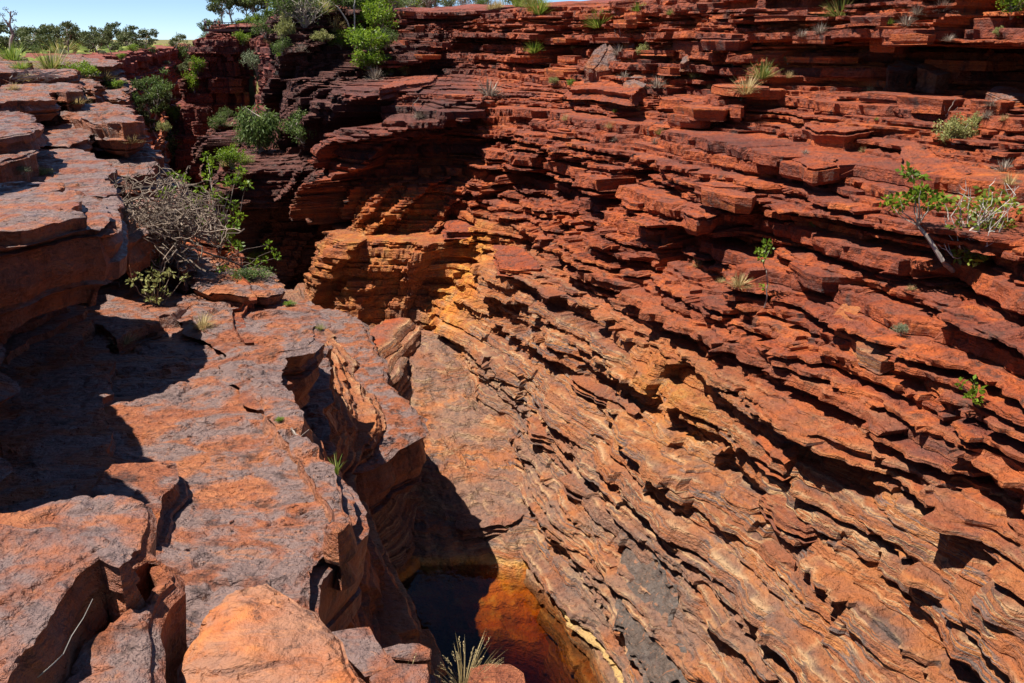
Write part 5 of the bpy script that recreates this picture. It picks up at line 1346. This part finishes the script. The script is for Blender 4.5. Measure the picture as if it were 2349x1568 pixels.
    r = thing("branch", "long bent dark branch with sparse green leaves arching over the pavement", "branch", p)
    child(r, "stem", b, B_DARK); child(r, "foliage", f, L_LIME)
    # pale leaved plant and long grass in the crack below
    fx, fy = 360, 698
    fr_ = frame(fx, fy) + (fx, fy); p = fr_[0]; k_ = fr_[4]; b = Soup(); f = Soup(); P_ = lambda x, y, o=0.25: pix(fr_, x, y, o)
    for x, y, n in ((358, 628, 18), (345, 632, 14), (375, 630, 16), (395, 632, 14), (420, 640, 12), (318, 640, 12), (330, 632, 8), (352, 655, 16), (360, 670, 18), (375, 662, 16), (350, 680, 12), (340, 660, 8), (385, 676, 8), (365, 640, 10)):
        e = P_(x, y, rg.normal(.25, .12)); limb(b, rg, [p, P_((x + fx) / 2, (y + fy) / 2 + 4, .25), e], .01, .004, 3, .012, 4); leafball(f, rg, e, 8 * k_, int(n * 1.4), 9 * k_, 2.8 * k_)
    r = thing("shrub", "pale yellow-green soft-leaved shrub in the crack below the dead bush", "shrub", p)
    child(r, "branches", b, B_DEAD); child(r, "foliage", f, L_PALE)
dead_bush()

def long_grass(fx, fy, n, hpx, label, mat, seeds=False, lean=(0, 0), spread=.5, w=.6, p=None):
    if p is None: p = hit(fx, fy)[0]
    k_ = scale_at(p); s = Soup()
    for i in range(n):
        an = rg.random() * 6.28; d = Vector((math.cos(an), math.sin(an), 0)); L = hpx * k_ * rg.uniform(.5, 1.05)
        v = (Vector((0, 0, 1)) + d * spread * rg.random() + Vector((lean[0], lean[1], 0))).normalized(); q = p + d * .12 * hpx * k_ * rg.random()
        pts = [q.copy()]
        for j in range(5):
            q = q + v * L / 5; pts.append(q.copy()); v = (v + d * .10 + Vector((0, 0, -.07))).normalized()
        s.tri_strip(pts, [w * k_ * (1.2 - .2 * j) for j in range(5)] + [0], Vector((1, 0, 0)) if abs(d.x) < .9 else Vector((0, 1, 0)), rg.random())
        if seeds and i % 2 == 0:
            for j in range(9):
                c = pts[-1].lerp(pts[-2], j / 9 * 1.1); s.leaf(c, (v + Vector(tuple(rg.normal(0, .4, 3)))).normalized(), Vector((0, -1, 0.2)), 4.2 * k_, 1.0 * k_, .7 + .3 * rg.random())
    me = s.mesh("grass", mat); o = obj("grass", me, None, label=label, cat="grass")
    return o
long_grass(352, 622, 40, 44, "long green grass growing under the dead bush", L_BRIGHT, lean=(.25, 0), w=.9)
long_grass(772, 1088, 26, 52, "short green grass tuft on the pavement edge above the pool", L_BRIGHT, spread=.7, w=.9)
long_grass(0, 0, 85, 135, "tall straw-coloured seeding grass at the bottom edge in front of the dark pool", L_STRAW, True, (.16, 0), .5, .75, p=Vector(at(1062, 1600, -2.75)))
long_grass(0, 0, 36, 95, "thin dry seeding grass at the bottom edge left of the tall clump", L_STRAW, True, (-.05, 0), .5, .6, p=Vector(at(925, 1610, -2.8)))
def stick(label, lines, mat, r0=.008, name="twig", cat="twig", base=None):
    s = Soup(); P0 = None
    for ln in lines:
        h = hit(*ln[0]); fr_ = frame(*ln[0]) + tuple(ln[0])
        pts = [h[0] + Vector((0, 0, .01))] + [pix(fr_, x, y, .12) for x, y in ln[1:]]
        limb(s, rg, pts, r0, r0 * .4, 3, r0 * .8, 4); P0 = P0 or h[0]
    r = obj(name, s.mesh(name, mat), None, label=label, cat=cat); return r
stick("small forked dead twig on the pavement rim", [[(668, 985), (680, 995), (706, 978)], [(668, 985), (690, 1004), (700, 1000)], [(668, 985), (684, 1008)]], B_GREY, .01)
stick("pile of fallen grey sticks on the left ledges", [[(20 + rg.uniform(0, 100), 178 + rg.uniform(0, 14)), (20 + rg.uniform(0, 120), 176 + rg.uniform(-12, 10)), (30 + rg.uniform(0, 110), 178 + rg.uniform(-8, 12))] for i in range(26)], B_GREY, .022, "stick_pile", "sticks")
stick("thin pale grass stalk lying across the shaded foot of the grey block", [[(88, 1560), (135, 1480), (198, 1390)]], B_WHITE, .0025, "grass_stalk", "stalk")
stick("dead white twigs near the right edge under the overhang", [[(2170, 268), (2178, 245), (2182, 232)], [(2170, 268), (2164, 248)], [(2170, 268), (2188, 250)]], B_GREY, .012)
stick("bare grey twigs standing behind the split slab", [[(1416, 112), (1412, 90), (1408, 76)], [(1416, 112), (1420, 86), (1419, 72)], [(1416, 112), (1398, 92)], [(1416, 112), (1430, 96)]], B_GREY, .016)
stick("white dead stem leaning on the rim beside the gully", [[(812, 80), (790, 40), (758, 8)], [(812, 80), (815, 30), (818, 0)]], B_WHITE, .05)
stick("bare grey twigs hanging in the dark cliff", [[(958, 262), (950, 245), (962, 228)], [(958, 262), (972, 240)], [(958, 262), (945, 268)]], B_GREY, .025)

# --- gum trees and scrub of the plateau, each its own
TH = "gum trees along the plateau skyline"
def plain_point(px, r, z=None):
    d = Vector(ray(px, 90)); d = Vector((d.x, d.y, 0)).normalized() * r
    q = down(d.x, d.y, 30)
    return q if q else Vector((d.x, d.y, -2.1))
r2 = np.random.default_rng(77)
for i, (px, hp) in enumerate([(8, 42), (40, 40), (62, 46), (80, 38), (100, 44), (118, 36), (134, 40), (152, 62), (166, 42), (180, 34), (196, 44), (210, 46), (224, 36), (236, 42), (250, 34), (262, 46), (278, 40), (290, 34), (300, 36), (316, 44), (330, 34), (342, 42), (356, 38), (368, 36), (380, 40), (392, 30), (402, 28), (414, 26), (424, 34), (436, 44), (448, 48), (458, 52), (90, 30), (170, 28), (286, 26), (346, 26)]):
    r_ = r2.uniform(120, 200) if hp > 33 else r2.uniform(200, 320)
    p = plain_point(px + r2.uniform(-3, 3), r_)
    gum(0, 0, hp * r2.uniform(.92, 1.12), "olive green gum tree with open crown on the plateau skyline", TH, p=p, ws=r2.uniform(.9, 1.35))
# plateau bushes
for i in range(34):
    p = plain_point(r2.uniform(-10, 440), r2.uniform(110, 240))
    shrub(['green', 'grey', 'green', 'lime'][i % 4], 0, 0, r2.uniform(14, 26), "low green bush among the spinifex of the plateau", "bushes on the plateau", r2.uniform(.6, .9), p=p)
# tall bare tree at the left edge
def bare_tree():
    p = plain_point(12, 75); k_ = scale_at(p); b = Soup(); f = Soup()
    fr_ = (p, Vector((p.y, -p.x, 0)).normalized(), Vector((0, 0, 1)), Vector((-p.x, -p.y, 0)).normalized(), k_, 12, 92)
    P_ = lambda x, y, o=0: pix(fr_, x, y, o)
    limb(b, rg, [p, P_(20, 58), P_(25, 40), P_(22, 25), P_(27, 12), P_(30, 2)], .14, .05, 2, .03, 6)
    for q0, e in (((25, 40), (32, 28)), ((24, 30), (17, 18)), ((27, 12), (36, 4)), ((25, 20), (33, 16)), ((22, 25), (15, 8)), ((29, 6), (22, -2))):
        limb(b, rg, [P_(*q0), P_(*e, rg.normal(0, .3))], .05, .015, 3, .05, 4); leafball(f, rg, P_(*e), 4 * k_, 34, 3 * k_, .7 * k_, .8)
    for i in range(24): leafball(f, rg, P_(30 + rg.normal(0, 1.4), rg.uniform(24, 52), rg.normal(0, .2)), 1.6 * k_, 8, 3 * k_, .5 * k_, 1.4)
    r = thing("gum_tree", "tall thin nearly bare tree with hanging strands at the upper left edge", "tree", p)
    child(r, "trunk", b, B_GREY); child(r, "crown", f, leaf_mat("blue_grey_leaf", [(0, (.04, .055, .04)), (1, (.11, .13, .10))], .2))
bare_tree()
gum(0, 0, 70, "dark leafy tree cut by the left edge of the photo", p=plain_point(-6, 82))
# spinifex domes of the plateau: past counting
def hummocks():
    N = 5200
    x = r2.uniform(-260, 10, N * 3); y = r2.uniform(28, 330, N * 3)
    T = x * TT[0] + y * TT[1]; S = x * NS[0] + y * NS[1]
    edge = np.interp(T, [0] + [q[0] for q in LEDGE], [-14] + [q[1] - 1.6 for q in LEDGE])
    az = np.arctan2(x, y)
    ok = (S < edge) & (az > -0.60)
    x, y = x[ok][:N], y[ok][:N]
    base = np.array([(math.cos(a) * c, math.sin(a) * c, h_) for c, h_ in ((1.0, 0), (.86, .38), (.45, .62)) for a in np.arange(7) * 2 * math.pi / 7] + [(0, 0, .7)])
    fq = [(r * 7 + i, r * 7 + (i + 1) % 7, (r + 1) * 7 + (i + 1) % 7) for r in range(2) for i in range(7)] + [(r * 7 + i, (r + 1) * 7 + (i + 1) % 7, (r + 1) * 7 + i) for r in range(2) for i in range(7)] + [(14 + i, 14 + (i + 1) % 7, 21) for i in range(7)]
    fq = np.array(fq); V = []; F = []; tn = []
    zz = -1.9 + 0.5 * fbm(x * 0.03, y * 0.03, 0, 91, 3) - 0.2
    for i in range(len(x)):
        s_ = r2.uniform(.45, 1.15); j = 1 + r2.normal(0, .12, (22, 1))
        V.append(base * np.array([s_, s_, s_ * r2.uniform(.7, 1.1)]) * j + np.array([x[i], y[i], zz[i] - .05])); F.append(fq + 22 * i); tn.append(np.clip(r2.uniform(.1, .9) + r2.normal(0, .1, 22), 0, 1))
    o = obj("spinifex_ground_cover", np_mesh("spinifex_ground_cover", np.concatenate(V), np.concatenate(F), {'tint': np.concatenate(tn)}, True), leaf_mat("spinifex_dome", [(0, (.09, .13, .022)), (.5, (.17, .22, .04)), (1, (.34, .33, .10))], .15, .9), kind='stuff')
hummocks()

# --- gorge mouth: trees in the shade, scree
for px, py, hp, lb, ws in [(352, 292, 100, "tall pale-topped gum rising from the shaded gorge", .8), (345, 290, 74, "slender gum left of the tall one in the shaded gorge", .7), (378, 262, 44, "small gum at the foot of the lookout cliff", .9), (335, 300, 50, "low dark gum deep in the shaded gorge", 1.0), (300, 230, 40, "dark gum under the far shaded cliff", 1.1), (362, 318, 40, "dark small tree at the bottom of the gorge mouth", 1.0)]:
    p = at_r(px, py, 112.0); g = down(p.x, p.y, p.z + 3)
    gum(0, 0, hp, lb, p=Vector((p.x, p.y, p.z)), ws=ws, big=hp > 60)

# --- rim above the gully and round the lookout
TG = "bushes along the rim behind the gully"
r3 = np.random.default_rng(5)
for i in range(46):
    T = r3.uniform(50, 176); D = r3.uniform(.8, 16)
    Sx = np.interp(T, [50, 61, 75, 104, 130, 170, 178], [5.4, 9.2, 14, 16, 19, 21, 20.6]) + D
    x, y = ts(T, Sx); q = down(x, y, 20, [rimg, wall, fwall])
    if q is None: continue
    kd = ['lime', 'green', 'grey', 'lime', 'twiggy', 'green'][i % 6]
    s_ = r3.uniform(1.2, 2.8)
    shrub(kd, 0, 0, s_ / scale_at(q), {'lime': "bright green bush on the rim between gully and lookout", 'green': "mid green bush on the rim between gully and lookout", 'grey': "grey-green bush on the rim between gully and lookout", 'twiggy': "leafless twiggy bush on the rim between gully and lookout"}[kd], TG + " (" + kd + ")", r3.uniform(.7, 1.1), p=q)
for i in range(26):
    T = r3.uniform(40, 150); D = r3.uniform(.3, 6)
    Sx = np.interp(T, [40, 46, 48, 49, 50, 61, 75, 104, 130, 170], [17.4, 16.3, 14.6, 6.8, 5.4, 9.2, 14, 16, 19, 21]) + D
    x, y = ts(T, Sx); q = down(x, y, 20, [rimg, wall, fwall])
    if q is not None: tuft(['spin', 'straw', 'bright'][i % 3], 0, 0, r3.uniform(.7, 1.4) / scale_at(q), ["green spinifex hummock on the rim behind the gully", "straw spinifex hummock on the rim behind the gully", "lime spinifex hummock on the rim behind the gully"][i % 3], "spinifex hummocks on the rim (" + ['green', 'straw', 'lime'][i % 3] + ")", p=q)
for px, py, hp, ws, lb in [(512, 74, 62, .95, "dark gum left of the lookout platform"), (534, 72, 84, 1.05, "white-trunked gum rising behind the lookout railing"), (566, 70, 72, 1.1, "gum behind the lookout benches"), (612, 66, 120, 1.1, "big white-limbed gum right of the lookout"), (640, 60, 90, 1.0, "gum with yellow-green crown at the right of the lookout trees"), (590, 60, 64, 1.2, "broad gum between lookout and big white-limbed gum"), (488, 88, 52, 1.0, "gum below and left of the lookout deck")]:
    p = at_r(px, py, 196.0 if px > 500 else 205.0); q = down(p.x, p.y, 30)
    gum(0, 0, hp, lb, p=Vector((p.x, p.y, max(p.z - 1.5, q.z if q else -9))), big=True, ws=ws)
for i, (px, py, w_) in enumerate([(520, 68, 26), (548, 64, 34), (572, 62, 34), (598, 56, 40), (500, 86, 40), (620, 44, 40), (642, 40, 44), (556, 52, 30), (478, 96, 34), (585, 50, 36)]):
    p = at_r(px, py, 192.0); q = down(p.x, p.y, 30)
    shrub('lime' if i % 2 else 'green', 0, 0, w_, "bright green bush behind the lookout platform" if i % 2 else "mid green bush behind the lookout platform", "bushes behind the lookout (" + ('bright' if i % 2 else 'mid') + ")", .8, p=Vector((p.x, p.y, p.z - .8)))

# ================================================================== CHIPS AND RUBBLE caught on the ledges: past counting
def rubble(name, n, box, size, mat, seed, only=None, upmin=0.8):
    r_ = np.random.default_rng(seed)
    base = np.array([(1, 0, 0), (-1, 0, 0), (0, 1, 0), (0, -1, 0), (0, 0, 1), (0, 0, -1)], float)
    fq = np.array([(0, 2, 4), (2, 1, 4), (1, 3, 4), (3, 0, 4), (2, 0, 5), (1, 2, 5), (3, 1, 5), (0, 3, 5)])
    V = []; F = []; tn = []; c = 0
    for k_ in range(n * 3):
        if c >= n: break
        px, py = r_.uniform(box[0], box[2]), r_.uniform(box[1], box[3])
        h = hit(px, py, only)
        if h is None or h[1].z < upmin: continue
        s = r_.uniform(*size) * (1 if r_.random() < .9 else 2.0) * (0.5 + h[0].length * 0.035)
        b = base * (1 + r_.normal(0, .28, (6, 1))) * np.array([s, s * r_.uniform(.6, 1), s * r_.uniform(.3, .7)])
        a = r_.random() * 6.28; ca, sa = math.cos(a), math.sin(a)
        b = np.stack([b[:, 0] * ca - b[:, 1] * sa, b[:, 0] * sa + b[:, 1] * ca, b[:, 2] + b[:, 0] * r_.normal(0, .2)], 1)
        V.append(b + np.array(h[0]) + np.array([0, 0, s * .15])); F.append(fq + 6 * c); tn.append(np.full(6, r_.random())); c += 1
    if not c: return
    tn = np.concatenate(tn)
    obj(name, np_mesh(name, np.concatenate(V), np.concatenate(F), {'tint': tn, 'wash': 0 * tn, 'ochre': 0 * tn}), mat, kind='stuff')
rubble("rubble", 1500, (900, 120, 2349, 620), (.02, .055), M_WALL, 3, [wall])
rubble("gravel", 900, (0, 420, 760, 1300), (.008, .022), M_SLAB, 4, [o for o in ROCKS if o.name.split('.')[0] == 'slab' and o.parent == lwall])

# ================================================================== LOOKOUT PLATFORM, BENCHES, VISITORS
def plain_mat(name, c, rough=0.7, metal=0.0):
    m, t = newmat(name); k = NT(t)
    geo = k.n("ShaderNodeNewGeometry")
    cc = k.mix(k.rng(k.noise(geo.outputs['Position'], 3.0, 4), .35, .7), (*[v * .75 for v in c], 1), (*[min(1, v * 1.15) for v in c], 1))
    bs = k.n("ShaderNodeBsdfPrincipled", i_Roughness=rough, i_Metallic=metal); k.set(bs.inputs['Base Color'], cc)
    out = k.n("ShaderNodeOutputMaterial"); t.links.new(bs.outputs[0], out.inputs[0]); return m
M_RUST = plain_mat("rusted_steel", (0.085, 0.045, 0.035)); M_BOARD = plain_mat("deck_board", (0.22, 0.11, 0.075)); M_BENCH = plain_mat("red_bench_slat", (0.42, 0.17, 0.13))
def box_me(name, boxes, mat):
    V = []; F = []
    for (x0, y0, z0), (x1, y1, z1) in boxes:
        b = len(V); V += [(x, y, z) for z in (z0, z1) for y in (y0, y1) for x in (x0, x1)]
        F += [(b, b + 2, b + 3, b + 1), (b + 4, b + 5, b + 7, b + 6), (b, b + 1, b + 5, b + 4), (b + 2, b + 6, b + 7, b + 3), (b, b + 4, b + 6, b + 2), (b + 1, b + 3, b + 7, b + 5)]
    me = bpy.data.meshes.new(name); me.from_pydata(V, [], F); me.materials.append(mat); return me
LP = at_r(469, 67.0, 180.0)                                   # outer front corner of the deck
RT = Vector((LP.y, -LP.x, 0)).normalized()
LR = math.atan2(RT.y, RT.x)
MPX = LP.length / FPX
LW, LDp = 109 * MPX, 3.4
def place(o): o.location = LP; o.rotation_euler = (0, 0, LR)
plat_o = obj("lookout_platform", None, None, label="dark steel cantilevered lookout platform with railing on top of the far cliff", cat="platform"); place(plat_o)
for i in range(26):
    x0 = LW / 26 * i; o = obj("deck_board", box_me("deck_board", [((0, 0, -.06), (LW / 26 - .03, LDp, 0))], M_BOARD) if i == 0 else db.data, None, plat_o); db = o if i == 0 else db; o.location = (x0, 0, 0)
obj("edge_beam", box_me("edge_beam", [((0, -.12, -.42), (LW, 0, -.02)), ((0, LDp, -.42), (LW, LDp + .12, -.02)), ((-.12, -.12, -.42), (0, LDp + .12, -.02))], M_RUST), None, plat_o)["kind"] = 'stuff'
def bar(a, b, w):
    a = Vector(a); b = Vector(b); s = Soup(); s.tube([a, b], [w, w], 4); return s
for i, px in enumerate((0.3, 18.6, 41, 62.5, 84, 104.5)):
    x = px * MPX
    o = obj("railing_post", box_me("railing_post", [((-.06, -.06, -.1), (.06, .06, 1.15))], M_RUST) if i == 0 else rp_.data, None, plat_o); rp_ = o if i == 0 else rp_; o.location = (x, -.05, 0)
for px in (9, 16.5, 49, 79, 96, 108):
    o = obj("railing_post", rp_.data, None, plat_o); o.location = (px * MPX, LDp + .05, 0)
for (a, b) in (((0, -.05, 1.15), (LW, -.05, 1.15)), ((0, LDp + .05, 1.15), (LW, LDp + .05, 1.15)), ((0, -.05, 1.15), (0, LDp + .05, 1.15))):
    obj("handrail", bar(a, b, .05).mesh("handrail", M_RUST), None, plat_o)
for z_ in (.3, .55, .8):
    obj("railing_wire", bar((0, -.05, z_), (LW, -.05, z_), .015).mesh("railing_wire", M_RUST), None, plat_o)
for i in range(5):
    x = (29 + 8 * i) * MPX
    obj("strut", bar((x, .6 + .3 * i, -.4), (x + 1.3, 2.4 + .2 * i, -1.6 - .1 * i), .10).mesh("strut", M_RUST), None, plat_o)
obj("footing", box_me("footing", [((55 * MPX, 1.0, -2.6), (62 * MPX, 2.6, -.42))], M_BENCH), None, plat_o)
def bench(px, label):
    r = obj("bench", None, None, label=label, cat="bench", group="benches on the lookout"); x = px * MPX
    r.location = LP + RT * x + Vector((-RT.y, RT.x, 0)) * 1.9; r.rotation_euler = (0, 0, LR)
    w_ = 9.5 * MPX / 2
    obj("backrest", box_me("backrest", [((-w_, .25, .45 + .17 * i), (w_, .30, .59 + .17 * i)) for i in range(3)], M_BENCH), None, r)["kind"] = 'stuff'
    obj("seat", box_me("seat", [((-w_, -.25, .40), (w_, .22, .46))], M_BENCH), None, r)
    for sx in (-w_ + .1, w_ - .1):
        for sy in (-.2, .2): obj("leg", box_me("leg", [((sx - .04, sy - .04, 0), (sx + .04, sy + .04, .42))], M_RUST), None, r)
bench(64.5, "left red slatted bench on the lookout platform"); bench(83, "right red slatted bench on the lookout platform")

M_SKIN = plain_mat("skin", (0.42, 0.24, 0.17)); M_HAIR = plain_mat("dark_hair", (0.03, 0.02, 0.015))
def person(px, dy, face, label, top, bottom, hair=M_HAIR, H=1.72, bag=None, lean=0.0, legs_bare=True):
    r = obj("person", None, None, label=label, cat="person")
    r.location = LP + RT * (px * MPX) + Vector((-RT.y, RT.x, 0)) * dy; r.rotation_euler = (0, lean, LR + face)
    J = [(0, 0, .54), (0, .0, .66), (0, 0, .79), (0, 0, .855), (0, .015, .93), (.055, 0, .51), (.06, .015, .285), (.06, -.01, .035), (.06, .09, .015), (-.055, 0, .51), (-.06, .02, .285), (-.06, -.01, .035), (-.06, .09, .015),
         (.105, 0, .81), (.135, .0, .64), (.10, .13, .60), (.08, .19, .61), (-.105, 0, .81), (-.135, 0, .64), (-.10, .13, .60), (-.08, .19, .61)]
    E = [(0, 1), (1, 2), (2, 3), (3, 4), (0, 5), (5, 6), (6, 7), (7, 8), (0, 9), (9, 10), (10, 11), (11, 12), (2, 13), (13, 14), (14, 15), (15, 16), (2, 17), (17, 18), (18, 19), (19, 20)]
    Rd = [.075, .068, .075, .03, .052, .055, .036, .022, .02, .055, .036, .022, .02, .036, .026, .02, .016, .036, .026, .02, .016]
    def skin(name, idx, ed, grow, mat, parent):
        me = bpy.data.meshes.new(name); mp = {j: i for i, j in enumerate(idx)}
        me.from_pydata([tuple(c * H for c in J[j]) for j in idx], [(mp[a], mp[b]) for a, b in ed], [])
        o = obj(name, me, mat, parent); m_ = o.modifiers.new("skin", 'SKIN'); m_.use_smooth_shade = True
        for i, j in enumerate(idx): q = (Rd[j] + grow) * H; me.skin_vertices[0].data[i].radius = (q, q * (.72 if j in (0, 1, 2) else 1))
        me.skin_vertices[0].data[0].use_root = True
        sb = o.modifiers.new("sub", 'SUBSURF'); sb.levels = 1; sb.render_levels = 1; return o
    body = skin("body", list(range(21)), E, 0, M_SKIN, r)
    skin("top", [0, 1, 2, 13, 14, 17, 18], [(0, 1), (1, 2), (2, 13), (13, 14), (2, 17), (17, 18)], .012, top, r)
    skin("shorts" if legs_bare else "trousers", [0, 5, 6, 9, 10] if legs_bare else [0, 5, 6, 7, 9, 10, 11], [(0, 5), (5, 6), (0, 9), (9, 10)] + ([] if legs_bare else [(6, 7), (10, 11)]), .010, bottom, r)
    s = Soup(); s.tube([Vector((0, -.012 * H, .925 * H)), Vector((0, -.012 * H, .96 * H)), Vector((0, -.005 * H, .995 * H))], [.054 * H, .058 * H, .02 * H], 8); obj("hair", s.mesh("hair", hair), None, r)
person(3.5, .6, 0.5, "person in white shirt and dark shorts at the outer corner of the lookout", plain_mat("white_shirt", (.75, .76, .8)), plain_mat("navy_shorts", (.03, .035, .05)), lean=-.05)
person(22, .7, 2.8, "person in dark clothes standing at the lookout railing", plain_mat("dark_jacket", (.04, .035, .05)), plain_mat("dark_trousers", (.025, .025, .035)), H=1.8, legs_bare=False)
person(30, .7, -2.6, "person in orange top and black shorts beside the one in dark clothes", plain_mat("orange_top", (.62, .17, .09)), plain_mat("black_shorts", (.02, .02, .025)), H=1.7)

# ================================================================== SHARED LABELS -> EACH ITS PLACE IN THE ROW
ORD = "first second third fourth fifth sixth seventh eighth ninth tenth eleventh twelfth thirteenth fourteenth fifteenth sixteenth seventeenth eighteenth nineteenth twentieth".split()
TEN = {2: "twenty", 3: "thirty", 4: "forty"}
def ordinal(i):
    if i <= 20: return ORD[i - 1]
    return TEN[i // 10] + "-" + ORD[i % 10 - 1] if i % 10 else {3: "thirtieth", 4: "fortieth"}[i // 10]
byl = {}
for o in sc.objects:
    if o.parent is None and "label" in o: byl.setdefault(o["label"], []).append(o)
for lb, os_ in byl.items():
    if len(os_) < 2: continue
    os_.sort(key=lambda o: o.location.x / (o.location.y * CP - o.location.z * SP))
    for i, o in enumerate(os_): o["label"] = lb + ", " + ordinal(i + 1) + " from the left"
